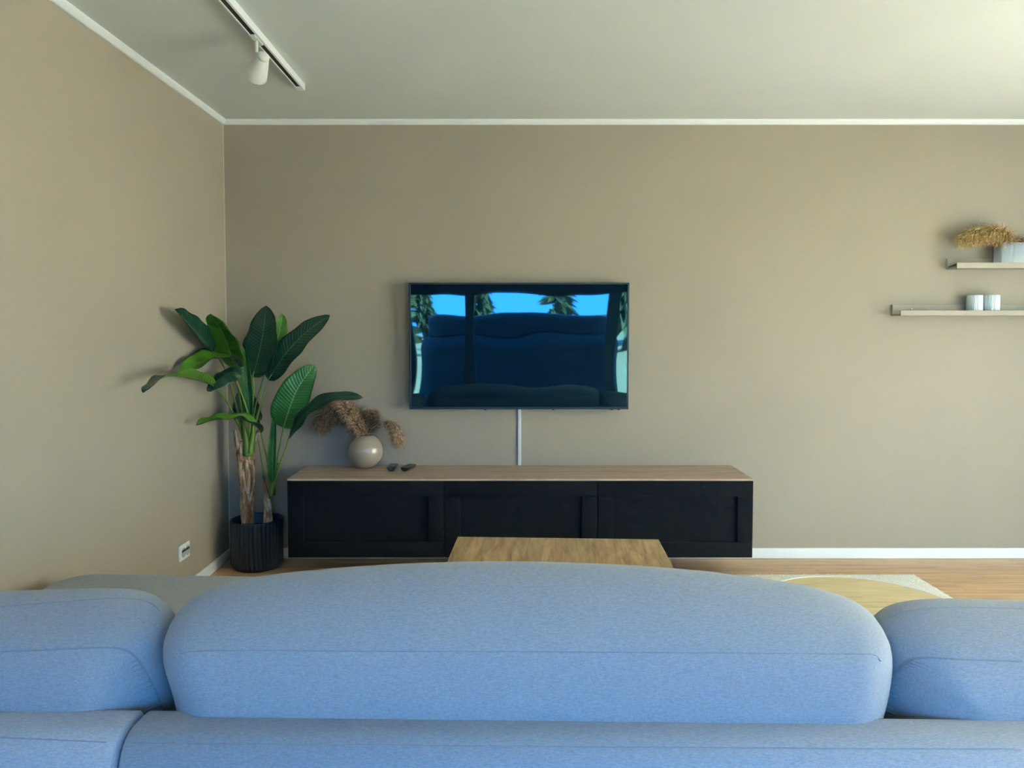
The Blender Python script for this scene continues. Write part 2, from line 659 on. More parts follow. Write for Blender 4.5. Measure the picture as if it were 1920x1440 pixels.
centre_px = [(366, 1390), (354, 1345), (335, 1275), (319, 1215), (324, 1170), (342, 1138), (372, 1115), (420, 1097), (520, 1080), (700, 1064), (900, 1057),
             (1100, 1060), (1300, 1073), (1480, 1096), (1570, 1116), (1622, 1140), (1648, 1175), (1658, 1225), (1650, 1285), (1630, 1355), (1616, 1398),
             (1560, 1414), (1300, 1418), (1000, 1414), (650, 1408), (430, 1402)]
xz = [tuple(p) for p in resample([Vector(p) for p in out_xz(centre_px, YC)], 180)]
zc = (max(p[1] for p in xz) + min(p[1] for p in xz)) / 2
xs = [p[0] for p in xz]
c1 = pillow(xz, (min(xs) + 0.17, max(xs) - 0.17, zc), YC, 0.13, 0.12, lean)
o = c1.build('back_cushion', FAB, sofa, True)
CUSH_C = o
left_px = [(326, 1392), (336, 1350), (341, 1290), (330, 1215), (316, 1165), (292, 1132), (255, 1114), (200, 1108), (100, 1110), (0, 1113), (-180, 1120), (-275, 1134), (-322, 1165),
           (-340, 1225), (-332, 1290), (-318, 1380), (-270, 1402), (-100, 1408), (120, 1408), (270, 1406)]
YL = YC + 0.035
xz = [tuple(p) for p in resample([Vector(p) for p in out_xz(left_px, YL)], 140)]
zl = (max(p[1] for p in xz) + min(p[1] for p in xz)) / 2
xs = [p[0] for p in xz]
pillow(xz, (min(xs) + 0.17, max(xs) - 0.17, zl), YL, 0.15, 0.17, lean).build('back_cushion', FAB, sofa, True)
YL = YC + 0.042
right_px = [(1636, 1404), (1630, 1362), (1627, 1300), (1634, 1220), (1644, 1180), (1668, 1150), (1710, 1134), (1780, 1128), (1920, 1131), (2150, 1140), (2260, 1160), (2310, 1200),
            (2325, 1260), (2310, 1370), (2255, 1412), (2150, 1422), (1920, 1424), (1760, 1422), (1680, 1420)]
xz = [tuple(p) for p in resample([Vector(p) for p in out_xz(right_px, YL)], 140)]
zr = (max(p[1] for p in xz) + min(p[1] for p in xz)) / 2
xs = [p[0] for p in xz]
pillow(xz, (min(xs) + 0.17, max(xs) - 0.17, zr), YL, 0.15, 0.17, lean).build('back_cushion', FAB, sofa, True)

# backrest bodies, seats and chaise
ZB = 0.526
YBK = 1.395                                   # rear face of the backrest
for x0, x1 in ((SX0, SXM - 0.0015), (SXM + 0.0015, SX1)):
    rt, y1_ = 0.062, 1.535
    arc = [R(90 * i / 8) for i in range(9)]
    base = [(YBK, 0.10)] + [(YBK + rt - rt * math.cos(q), ZB - rt + rt * math.sin(q)) for q in arc]
    base += [(y1_ - 0.03 + 0.03 * math.sin(q), ZB - 0.03 + 0.03 * math.cos(q)) for q in arc] + [(y1_, 0.10)]
    cyz = ((YBK + y1_) / 2, (ZB + 0.10) / 2)
    bb, np_ = MB(), len(base)
    vs, fs = [], []
    ring = [(x0, 0.012), (x0 + 0.003, 0.005), (x0 + 0.010, 0.0), (x1 - 0.010, 0.0), (x1 - 0.003, 0.005), (x1, 0.012)]
    for xx, ins in ring:
        for yy, zz in base:
            vs.append((xx, yy + math.copysign(min(ins, abs(cyz[0] - yy)), cyz[0] - yy), zz + math.copysign(ins, cyz[1] - zz)))
    for i in range(len(ring) - 1):
        for j in range(np_):
            fs.append((i * np_ + j, (i + 1) * np_ + j, (i + 1) * np_ + (j + 1) % np_, i * np_ + (j + 1) % np_))
    fs += [tuple(range(np_)), tuple(range(len(ring) * np_ - 1, (len(ring) - 1) * np_ - 1, -1))]
    bb.add(vs, fs)
    bb.v = [(x, y - YAW * (x - SXM), z) for x, y, z in bb.v]
    bb.build('backrest', FAB, sofa, True, 70)
# seat of the main part and the chaise
poly = round_rect(SXM + 0.004, SX1, 1.54, 2.20, (0.06, 0.12, 0.06, 0.03))
rounded_slab(poly, 0.22, 0.455, 0.05).build('seat_cushion', FAB, sofa, True, 50)
poly = round_rect(SX0 + 0.005, SXM - 0.004, 1.54, 2.615, (0.03, 0.12, 0.13, 0.03))
ch = rounded_slab(poly, 0.22, 0.462, 0.045)
ch.v = [(x, y - max(0, x + 1.35) * 0.062 * (y > 1.9), z) for x, y, z in ch.v]
ch.build('chaise_cushion', FAB, sofa, True, 50)
MB().bbox(SXM + 0.01, SX1 - 0.01, 1.53, 2.17, 0.09, 0.224, 0.015, 2).build('seat_base', FAB, sofa, True, 40)
MB().bbox(SX0 + 0.015, SXM - 0.01, 1.53, 2.50, 0.09, 0.224, 0.015, 2).build('seat_base', FAB, sofa, True, 40)
BLACKM = Mat('black_metal', (0.012, 0.012, 0.013, 1), 0.4).m
for lx, ly in ((SX0 + 0.1, 1.46), (SX0 + 0.1, 2.42), (SXM - 0.1, 2.42), (SXM + 0.1, 2.08), (SX1 - 0.1, 1.46), (SX1 - 0.1, 2.08), (0.3, 1.46)):
    MB().lathe([(0.018, 0), (0.020, 0.004), (0.026, 0.112)], 16, (lx, ly, 0.0), close=True).build('leg', BLACKM, sofa, True, 40)

# seams: thin welts lying on the cushion surface, found by casting rays on the built cushions
bpy.context.view_layer.update()
dg = bpy.context.evaluated_depsgraph_get()
from mathutils.bvhtree import BVHTree


def seam_on(obj, px, rad=0.0011, lift=0.0002, n=80, wob=0.0):
    me = obj.data
    tree = BVHTree.FromPolygons([obj.matrix_world @ v.co for v in me.vertices], [p.vertices[:] for p in me.polygons])
    pts = []
    for q in resample([Vector((u, v)) for u, v in px], n, False):
        r = ray(q.x, q.y).normalized()
        hit = tree.ray_cast(Vector((0, 0, HC)), r)
        if hit[0]:
            nrm = hit[1] if hit[1].dot(r) < 0 else -hit[1]
            pts.append(hit[0] + nrm * lift)
    if len(pts) > 3:
        MB().tube(pts, rad, 6).build('seam', STITCH, obj, True)


cush = [o for o in sofa.children if o.name.startswith('back_cushion')]
seam_on(cush[0], [(326, 1236), (345, 1224), (420, 1220), (700, 1221), (1000, 1222), (1300, 1224), (1560, 1226), (1640, 1228), (1652, 1240)])
seam_on(cush[1], [(2, 1222), (80, 1219), (190, 1215), (235, 1219), (262, 1242), (285, 1282), (303, 1325), (308, 1342)], 0.0018)
seam_on(cush[1], [(2, 1138), (120, 1128), (220, 1122), (275, 1128), (300, 1146)], 0.0010)
seam_on(cush[2], [(1918, 1240), (1800, 1236), (1735, 1233), (1700, 1240), (1672, 1270), (1657, 1310), (1650, 1350)], 0.0018)
seam_on(cush[2], [(1918, 1142), (1800, 1139), (1710, 1144), (1670, 1158)], 0.0010)


def gathers(obj, seam_px, du, dv, n, seed):
    """short puckers of cloth running inwards from a curved seam"""
    rg = random.Random(seed)
    me = obj.data
    tree = BVHTree.FromPolygons([obj.matrix_world @ v.co for v in me.vertices], [p.vertices[:] for p in me.polygons])
    mb = MB()
    for q in resample([Vector(p) for p in seam_px], n, False):
        L = rg.uniform(0.55, 1.15)
        pts = []
        for i in range(7):
            t = i / 6
            r = ray(q.x + du * L * t + rg.uniform(-0.4, 0.4), q.y + dv * L * t * (0.6 + 0.4 * t)).normalized()
            hit = tree.ray_cast(Vector((0, 0, HC)), r)
            if hit[0]:
                pts.append(hit[0] - r * 0.0001)
        if len(pts) == 7:
            mb.tube(pts, [0.0024, 0.0026, 0.0023, 0.0018, 0.0013, 0.0008, 0.0002], 6)
    tag(mb.build('gathers', FAB, obj, True), kind='stuff')


gathers(cush[1], [(258, 1238), (272, 1258), (285, 1282), (296, 1306), (304, 1330)], -34, 15, 12, 1)
gathers(cush[2], [(1712, 1238), (1690, 1250), (1672, 1272), (1660, 1300), (1653, 1330)], 34, 14, 16, 2)
bk = [o for o in sofa.children if o.name.startswith('backrest')]
seam_on(bk[1], [(250, 1394), (500, 1396), (1000, 1400), (1500, 1403), (1915, 1405)], 0.0012)
seam_on(bk[0], [(2, 1383), (120, 1388), (200, 1392)], 0.0012)

# ------------------------------------------------------------------ coffee table
OAKT = wood('oak_table_top', (lin(124, 100, 72), lin(168, 140, 103), lin(198, 170, 128)), rings=2.6, stretch=(11, 1.1, 11), rough=0.5)
ZT = 0.43
tl, tr_ = at_z(850.5, 1006, ZT), at_z(1227, 1011, ZT)
ct = empty('coffee_table', ((tl.x + tr_.x) / 2, (tl.y + tr_.y) / 2 - 0.35, 0), 'square oak coffee table in front of the black bench', 'coffee table')
w = (tr_ - tl).length
tb = MB().bbox(-w / 2, w / 2, -0.35, 0.35, ZT - 0.032, ZT, 0.002, 2).build('table_top', OAKT)
tb.parent = ct
for sx in (-1, 1):
    for sy in (-1, 1):
        lg = MB().bbox(sx * (w / 2 - 0.06) - 0.025, sx * (w / 2 - 0.06) + 0.025, sy * 0.29 - 0.025, sy * 0.29 + 0.025, 0.0135, ZT - 0.0321, 0.003, 1).build('leg', BLACKM)
        lg.parent = ct
for sx in (-1, 1):
    rl = MB().bbox(sx * (w / 2 - 0.06) - 0.012, sx * (w / 2 - 0.06) + 0.012, -0.265, 0.265, ZT - 0.075, ZT - 0.0321, 0.002, 1).build('apron', BLACKM)
    rl.parent = ct
ct.rotation_euler.z = math.atan2(tr_.y - tl.y, tr_.x - tl.x)

# ------------------------------------------------------------------ rug
rm = Mat('cream_pile', lin(214, 205, 182), 0.95, 0.1)
nz = rm.noise(rm.coords((1, 1, 1)), 190, 3, 0.7)
rm.color(rm.ramp(nz, [(0.33, lin(215, 206, 184)), (0.46, lin(246, 241, 228)), (0.6, lin(254, 252, 246))]))
rm.bump(nz, 0.45, 0.006)
rug = MB()
rx0, rx1, ry0, ry1 = -0.72, 2.12, 2.3, 3.97
poly = round_rect(rx0, rx1, ry0, ry1, 0.01, 3)
rounded_slab(poly, 0.0005, 0.0125, 0.006, 3)
rug = rounded_slab(poly, 0.0005, 0.0125, 0.006, 3).build('rug', rm.m, None, True, 60)
tag(rug, 'cream short pile rug lying under the coffee table', 'rug')
pile = MB()
rr = random.Random(3)
for k in range(6000):                        # tufts along the part of the rug the photo shows
    x, y = rr.uniform(1.1, rx1 - 0.004), rr.uniform(3.3, ry1 - 0.004)
    h, a = rr.uniform(0.0015, 0.004), rr.uniform(0, 6.28)
    dx, dy = math.cos(a) * 0.004, math.sin(a) * 0.004
    t = Vector((x + rr.uniform(-.004, .004), y + rr.uniform(-.004, .004), 0.0122 + h))
    pile.add([(x - dx, y - dy, 0.012), (x + dx, y + dy, 0.012), t], [(0, 1, 2)])
tag(pile.build('pile', rm.m, rug), kind='stuff')

# ------------------------------------------------------------------ round low table on the rug
pale = wood('pale_wood_disc', (lin(186, 166, 126), lin(205, 187, 148), lin(218, 203, 168)), rings=3.0, stretch=(1.2, 9, 9), rough=0.45, rot=(0, 0, R(25)))
zr_, cr, rr_ = 0.32, (1.244, 2.650), 0.340
rt = empty('round_table', (cr[0], cr[1], 0.0), 'low round pale wooden table standing on the cream rug', 'side table')
MB().lathe([(0.0001, zr_ - 0.030), (rr_ - 0.004, zr_ - 0.030), (rr_, zr_ - 0.026), (rr_, zr_ - 0.003), (rr_ - 0.003, zr_), (0.0001, zr_)], 72, (*cr, 0)).build('table_top', pale, rt, True, 40)
MB().lathe([(rr_ + 0.0001, zr_ - 0.026), (rr_ + 0.004, zr_ - 0.024), (rr_ + 0.004, zr_ - 0.001), (rr_ + 0.001, zr_ + 0.002), (rr_ - 0.004, zr_ + 0.0015), (rr_ - 0.0045, zr_ + 0.0001)], 72, (*cr, 0)).build('rim_highlight', WHITE, rt, True, 40)  # white band paints in the bright highlight on the table's edge
for k in range(3):
    a = R(90 + 120 * k)
    MB().tube([(cr[0] + 0.25 * math.cos(a), cr[1] + 0.25 * math.sin(a), 0.0175), (cr[0] + 0.19 * math.cos(a), cr[1] + 0.19 * math.sin(a), zr_ - 0.0302)], [0.012, 0.017], 12).build('leg', pale, rt, True, 40)

# ------------------------------------------------------------------ television bench
YF = D - 0.400                               # front plane
ux0, ux1 = -1.138, 1.250
ZU0, ZU1 = 0.120, 0.529
BTOP = wood('bench_top_oak', (lin(138, 116, 98), lin(174, 150, 130), lin(194, 171, 150)), rings=3.5, stretch=(0.8, 12, 12), rough=0.45)
fm = Mat('black_felt', lin(9, 15, 24), 0.85, 0.2)
co = fm.coords((1, 1, 1))
f1 = fm.noise(co, 330, 3, 0.7)
f2 = fm.noise(fm.coords((1, 1, 1)), 5.0, 3, 0.5)
spk = fm.ramp(fm.noise(fm.coords((1, 1, 1)), 130, 2, 0.5), [(0.735, (0, 0, 0, 1)), (0.775, (1, 1, 1, 1))])
c0 = fm.ramp(f1, [(0.3, lin(1, 5, 10)), (0.7, lin(5, 13, 25))])
fm.color(fm.mix(fm.math('MULTIPLY', spk, 0.35), c0, lin(120, 125, 120)))
fm.bump(fm.math('ADD', f1, fm.math('MULTIPLY', f2, 2.0)), 0.5, 0.006)
FELT = fm.m
bench = empty('media_bench', ((ux0 + ux1) / 2, D - 0.2, ZU0), 'long black wall-hung media bench with an oak top under the television', 'media bench')
MB().bbox(ux0 + 0.004, ux1 - 0.004, YF + 0.02, D - 0.0012, ZU0 + 0.002, ZU1 - 0.0105, 0.002, 1).build('carcass', Mat('black_laminate', (0.010, 0.012, 0.015, 1), 0.5).m, bench)
MB().bbox(ux0, ux1, YF - 0.001, D - 0.0012, ZU1 - 0.010, ZU1, 0.0015, 2).build('top_panel', BTOP, bench)
sp = [ux0, at_y(832.5, 950, YF).x, at_y(1120.5, 950, YF).x, ux1]
rq = random.Random(11)
for k in range(3):
    x0, x1 = sp[k] + (0.0 if k == 0 else 0.0016), sp[k + 1] - (0.0 if k == 2 else 0.0016)
    z0, z1 = ZU0, ZU1 - 0.0105
    st = 0.080
    d = MB()
    for bx in ((x0, x1, z1 - st, z1), (x0, x1, z0, z0 + st), (x0, x0 + st, z0 + st, z1 - st), (x1 - st, x1, z0 + st, z1 - st)):
        d.bbox(bx[0], bx[1], YF, YF + 0.0195, bx[2], bx[3], 0.003, 2)
    door = d.build('door', FELT, bench, True, 50)
    # recessed fabric panel with soft dents
    px0, px1, pz0, pz1 = x0 + st - 0.003, x1 - st + 0.003, z0 + st - 0.003, z1 - st + 0.003
    nx, nz_ = 56, 24
    dents = [(rq.uniform(0.1, 0.9), rq.uniform(0.15, 0.85), rq.uniform(0.04, 0.12), rq.uniform(-0.0025, 0.0025)) for _ in range(7)]
    if k == 2:
        dents += [(0.62, 0.16, 0.025, 0.006), (0.67, 0.18, 0.02, -0.005)]
    if k == 0:
        dents += [(0.93, 0.35, 0.06, 0.006)]
    vs, fs = [], []
    for i in range(nz_ + 1):
        for j in range(nx + 1):
            s, t = j / nx, i / nz_
            e = min(s * 12, (1 - s) * 12, t * 5, (1 - t) * 5, 1)
            yy = YF + 0.012 + 1.6 * sum(a * math.exp(-(((s - p) * 2.2) ** 2 + (t - q) ** 2) / (w_ * w_)) for p, q, w_, a in dents) * e
            yy += 0.0016 * noise.noise((s * 9 + k * 7, t * 4, 0)) * e
            vs.append((px0 + (px1 - px0) * s, yy, pz0 + (pz1 - pz0) * t))
    for i in range(nz_):
        for j in range(nx):
            a_ = i * (nx + 1) + j
            fs.append((a_, a_ + 1, a_ + nx + 2, a_ + nx + 1))
    n0 = len(vs)
    vs += [(px0, YF + 0.0185, pz0), (px1, YF + 0.0185, pz0), (px1, YF + 0.0185, pz1), (px0, YF + 0.0185, pz1)]
    fs.append((n0 + 3, n0 + 2, n0 + 1, n0))
    MB().add(vs, fs).build('door_panel', FELT, door, True)

# ------------------------------------------------------------------ television
YTV = D - 0.072
p00, p11 = at_y(766.5, 530, YTV), at_y(1178.5, 767.5, YTV)
tx0, tx1, tz0, tz1 = p00.x, p11.x, p11.z, p00.z
BEZ = Mat('dark_metal_bezel', (0.030, 0.045, 0.055, 1), 0.32, 0.5, 0.6).m
tv = empty('television', ((tx0 + tx1) / 2, D - 0.05, tz0), 'large flat black television hanging on the wall above the bench', 'television')
bw = 0.010
MB().bbox(tx0 + 0.001, tx1 - 0.001, YTV + 0.012, D - 0.025, tz0 + 0.001, tz1 - 0.001, 0.006, 2).build('back_case', Mat('tv_plastic', (0.012, 0.014, 0.017, 1), 0.45).m, tv, True, 40)
for bx in ((tx0, tx1, tz1 - bw, tz1), (tx0, tx1, tz0, tz0 + bw * 1.3), (tx0, tx0 + bw, tz0 + bw * 1.3, tz1 - bw), (tx1 - bw, tx1, tz0 + bw * 1.3, tz1 - bw)):
    MB().bbox(bx[0], bx[1], YTV, YTV + 0.0118, bx[2], bx[3], 0.0015, 2).build('bezel', BEZ, tv)
sm = Mat('screen_glass', (0.0012, 0.006, 0.016, 1), 0.02, 0.9)
sm.b.inputs['IOR'].default_value = 1.6
sm.b.inputs['Specular Tint'].default_value = (0.40, 0.82, 1.0, 1)
wv = sm.noise(sm.coords((1.6, 1, 0.9)), 1.6, 1, 0.4)
sm.bump(wv, 0.10, 0.05)
MB().box(tx0 + bw - 0.001, tx1 - bw + 0.001, YTV + 0.003, YTV + 0.0117, tz0 + bw * 1.3 - 0.001, tz1 - bw + 0.001).build('screen', sm.m, tv)
MB().bbox(-0.15 + (tx0 + tx1) / 2, 0.15 + (tx0 + tx1) / 2, D - 0.0249, D - 0.0012, tz0 + 0.2, tz1 - 0.2, 0.002, 1).build('wall_bracket', BLACKM, tv)
for u in (910, 1037, 1147, 1160):
    x = at_y(u, 768, YTV + 0.02).x
    MB().bbox(x - 0.007, x + 0.007, YTV + 0.014, YTV + 0.03, tz0 - 0.006, tz0 + 0.0009, 0.002, 1).build('fixing_tab', BLACKM, tv)

tv.rotation_euler.x = R(0.5)                 # leans slightly forward on its bracket

# cable cover from television to bench
xc = at_y(974, 820, D - 0.01).x
cc = empty('cable_cover', (xc, D, ZU1), 'slim white cable cover running down the wall below the television', 'cable cover')
MB().bbox(xc - 0.0095, xc + 0.0095, D - 0.010, D, ZU1 + 0.0005, tz0 + 0.03, 0.0025, 2).build('channel', Mat('white_plastic', (0.62, 0.64, 0.64, 1), 0.45).m, cc, True, 40)
MB().bbox(xc - 0.0125, xc - 0.0100, D - 0.006, D, ZU1 + 0.0005, tz0 + 0.03, 0.0006, 1).build('side_shadow', Mat('side_shadow_grey', (0.16, 0.2, 0.24, 1), 0.5).m, cc)  # dark strip painting in the shadow along the cover's left side

# ------------------------------------------------------------------ remotes
RBLK = Mat('remote_plastic', (0.010, 0.011, 0.012, 1), 0.35).m
RBTN = Mat('remote_keys', (0.09, 0.09, 0.09, 1), 0.5).m


def remote(u, v, rz, label, length=0.125, w=0.044, h=0.021):
    p = at_z(u, v, ZU1)
    r = empty('remote_control', (p.x, p.y + 0.005, ZU1), label, 'remote', 'remotes on the bench')
    n = 14
    prof = [(math.cos(R(180 + 180 * i / n)) * w / 2, h + math.sin(R(180 + 180 * i / n)) * h) for i in range(n + 1)]
    vs, fs = [], []
    rows = [(0.0, 0.86), (0.004, 1.0), (length - 0.006, 1.0), (length, 0.8)]
    for yy, s in rows:
        for x, z in prof:
            vs.append((x * s, yy, h + (z - h) * s))
    k = len(prof)
    for i in range(len(rows) - 1):
        for j in range(k):
            fs.append((i * k + j, i * k + (j + 1) % k, (i + 1) * k + (j + 1) % k, (i + 1) * k + j))
    fs += [tuple(range(k)), tuple(range(4 * k - 1, 3 * k - 1, -1))]
    b = MB().add(vs, fs).build('body', RBLK, None, True, 40)
    b.parent = r
    kb = MB()
    for i in range(5):
        for j in range(3):
            kb = MB().bbox(-0.014 + j * 0.011, -0.006 + j * 0.011, 0.04 + i * 0.013, 0.048 + i * 0.013, h - 0.0005, h + 0.0012, 0.0006, 1)
            q = kb.build('button', RBTN)
            q.parent = b
    r.rotation_euler.z = rz
    return r


remote(732.5, 884, 0.0, 'black remote control lying beside the round vase')
remote(757.5, 884.5, R(-14), 'black remote control turned aside, farther from the round vase')

# ------------------------------------------------------------------ round vase with dried grass
def glass_mat(name, col, rough, trans=1.0, bump=None):
    m = Mat(name, col, rough, 0.5)
    m.b.inputs['Transmission Weight'].default_value = trans
    m.b.inputs['IOR'].default_value = 1.45
    return m


VG = glass_mat('frosted_peach_glass', (0.80, 0.66, 0.50, 1), 0.20, 0.6)
VG.b.inputs['Coat Weight'].default_value = 0.6
VG.b.inputs['Coat Roughness'].default_value = 0.12
p = at_z(686, 878, ZU1)
VR = 0.0985
vy = p.y + 0.02
vc = Vector((at_y(686, 847, vy).x, vy, ZU1 + VR * 0.94))
vase = empty('round_vase', (vc.x, vc.y, ZU1), 'round frosted peach glass vase on the bench', 'vase')
prof = []
a0, a1 = -70, 66
for i in range(30):
    a = R(a0 + (a1 - a0) * i / 29)
    prof.append((VR * math.cos(a), VR * 0.94 + VR * math.sin(a)))
inner = [((r - 0.004), z - 0.002 * (i > 14) + 0.004 * (i < 4)) for i, (r, z) in enumerate(prof)][::-1]
prof = [(0.0003, 0.0005)] + prof + inner + [(0.0003, inner[-1][1])]
prof[1] = (prof[1][0], 0.0005)
MB().lathe(prof, 96, (vc.x, vc.y, ZU1), rib=lambda a, i: 0.0008 * math.cos(48 * a) if 2 < i < 30 else 0).build('bowl', VG.m, vase, True)
MOUTH = Vector((vc.x, vc.y, ZU1 + VR * 0.94 + VR * math.sin(R(a1))))


def grass_mat(name, dark, mid, light):
    m = Mat(name, mid, 0.85, 0.15)
    n1 = m.noise(m.coords((1, 1, 1)), 90, 2, 0.6)
    m.color(m.ramp(n1, [(0.32, dark), (0.5, mid), (0.68, light)]))
    return m.m


G_TAN = grass_mat('dried_grass_tan', lin(120, 92, 70), lin(176, 142, 112), lin(214, 186, 152))
G_BRN = grass_mat('dried_grass_brown', lin(84, 64, 50), lin(128, 102, 82), lin(168, 140, 114))
G_GLD = grass_mat('dried_grass_gold', lin(128, 98, 58), lin(204, 172, 118), lin(242, 220, 170))
G_RED = grass_mat('dried_grass_russet', lin(96, 58, 38), lin(140, 92, 62), lin(176, 128, 92))
STEM = Mat('dry_stem', lin(168, 140, 96), 0.7).m


def pampas(path, rads, n, mat, label, group, seed, droop=0.5, root=None, slen=0.05, wid=0.0011):
    """path: 3D points; the plume covers the part from index root onwards"""
    rg = random.Random(seed)
    root = root or 0
    e = empty('pampas_stem', path[0], label, 'dried grass', group)
    dense = resample(path, 40, False)
    MB().tube(dense, [0.0017 - 0.001 * i / 39 for i in range(40)], 6).build('stem', STEM, e, True)
    full = resample(path[root:], 60, False)
    mb = MB()
    m = len(rads) - 1
    for _ in range(n):
        t = rg.random() ** 0.9
        k = t * 58
        i = int(k)
        P = full[i].lerp(full[i + 1], k - i)
        T = (full[min(i + 3, 59)] - full[max(i - 3, 0)]).normalized()
        rv = Vector((rg.gauss(0, 1), rg.gauss(0, 1), rg.gauss(0, 1)))
        nrm = (rv - T * rv.dot(T)).normalized()
        q = t * m
        j = min(int(q), m - 1)
        rad = rads[j] + (rads[j + 1] - rads[j]) * (q - j)
        L = slen * rg.uniform(0.7, 1.25)
        d = (T * rg.uniform(0.5, 1.1) + nrm * 0.7).normalized()
        base = P + nrm * rad * rg.uniform(0.05, 0.75)
        pts = [base]
        dr = Vector((0, 0, -1)) * droop
        curl = Vector((rg.gauss(0, 1), rg.gauss(0, 1), rg.gauss(0, 1))) * 0.35
        steps = 4
        for s in range(steps):
            d = (d + dr * 0.35 + curl * 0.3).normalized()
            pts.append(pts[-1] + d * L / steps)
        sd = d.cross(Vector((rg.gauss(0, 1), rg.gauss(0, 1), rg.gauss(0, 1)))).normalized()
        vs, fs = [], []
        for s, pp in enumerate(pts):
            ww = wid * (1.0, 1.5, 1.3, 0.9, 0.15)[s]
            vs += [pp - sd * ww, pp + sd * ww]
        for s in range(steps):
            fs.append((2 * s, 2 * s + 1, 2 * s + 3, 2 * s + 2))
        mb.add(vs, fs)
    tag(mb.build('plume', mat, e), kind='stuff')
    return e


gy = vc.y


def P3(u, v, dy=0.0, y=None):
    return at_y(u, v, (y if y is not None else gy) + dy)


BOT = Vector((vc.x, vc.y, ZU1 + 0.02))
GRP = 'dried grass in the round vase'
pampas([BOT + Vector((0.012, 0.01, 0)), P3(680, 812, 0.01), P3(662, 782, 0.02), P3(640, 768, 0.02), P3(617, 775, 0.02), P3(602, 795, 0.02)],
       [0.004, 0.030, 0.050, 0.052, 0.040, 0.016], 2400, G_BRN, 'brown drooping pampas plume in the round vase, touching the plant leaf', GRP, 1, 0.8, 1, 0.075)
pampas([BOT + Vector((0.01, -0.008, 0)), P3(682, 816, -0.012), P3(672, 800, -0.03), P3(660, 783, -0.03), P3(645, 764, -0.03), P3(634, 752, -0.03)],
       [0.005, 0.022, 0.030, 0.034, 0.030, 0.012], 1700, G_TAN, 'pale tan upright pampas plume leaning over the rim of the round vase', GRP, 2, 0.45, 1, 0.045)
pampas([BOT + Vector((-0.012, 0.008, 0)), P3(689, 812, 0.015), P3(694, 800, 0.02), P3(697, 788, 0.02), P3(698, 777, 0.02)],
       [0.008, 0.034, 0.042, 0.034, 0.012], 1400, G_BRN, 'short grey-brown fuzzy pampas tuft in the middle of the round vase', GRP, 3, 0.05, 1, 0.042)
pampas([BOT + Vector((-0.016, -0.006, 0)), P3(692, 813, -0.01), P3(703, 800, -0.02), P3(716, 792, -0.02), P3(732, 796, -0.02), P3(742, 812, -0.02), P3(748, 832, -0.02)],
       [0.005, 0.024, 0.036, 0.030, 0.008], 1300, G_TAN, 'tan pampas plume hanging down outside the round vase, on the side of the remotes', GRP, 4, 0.8, 3, 0.045)

# ------------------------------------------------------------------ wall ledges with their things
LEDGE = wall_paint('ledge_paint_greige', (0.37, 0.335, 0.27, 1))
LD = 0.105


def ledge(u_back, v_top, v_bot, v_lip, v_lipb, x_end, label):
    bt, bb = at_y(u_back, v_top, D - 0.012), at_y(u_back, v_bot, D - 0.012)
    lt, lb = at_y(u_back, v_lip, D - LD).z, at_y(u_back, v_lipb, D - LD).z
    x0 = bt.x
    r = empty('picture_ledge', (x0, D, bb.z), label, 'shelf', 'picture ledges')
    MB().bbox(x0, x_end, D - 0.012, D, bb.z, bt.z, 0.001, 1).build('back_rail', LEDGE, r)
    MB().bbox(x0, x_end, D - LD + 0.010, D - 0.0121, lb, lb + 0.010, 0.0008, 1).build('shelf_board', LEDGE, r)
    MB().bbox(x0, x_end, D - LD, D - LD + 0.0099, lb, lt, 0.0012, 2).build('front_lip', LEDGE, r)
    return r, x0, lb + 0.010, lt


r1, ex0, ez, elt = ledge(1776.5, 485.5, 505, 492.3, 502.8, 3.6, 'greige picture ledge carrying a glass vase of dried grass')
r2, fx0, fz, flt = ledge(1673.5, 571.6, 592.5, 582.2, 591.6, 3.6, 'greige picture ledge carrying two ribbed candle cups')
MB().add([(ex0 + dx, yy, zz) for dx in (0.001, 0.004) for yy, zz in ((D - 0.016, ez + 0.0002), (D - 0.092, ez + 0.004), (D - 0.092, ez + 0.017), (D - 0.075, ez + 0.013), (D - 0.016, ez + 0.003))],
         [(0, 1, 2, 3, 4), (9, 8, 7, 6, 5)] + [(k_, k_ + 5, (k_ + 1) % 5 + 5, (k_ + 1) % 5) for k_ in range(5)]).build('open_end_shade', BLACKM, r1)  # black wedge standing for the shade inside the ledge's open end
sx = at_y(1710, 579, D - 0.014)
MB().lathe([(0.0001, 0), (0.004, 0.0), (0.0035, 0.0025), (0.0001, 0.003)], 12, (0, 0, 0)).build('screw', WHITE, r2).matrix_basis = Matrix.Translation((sx.x, D - 0.0121, sx.z)) @ Matrix.Rotation(R(90), 4, 'X')

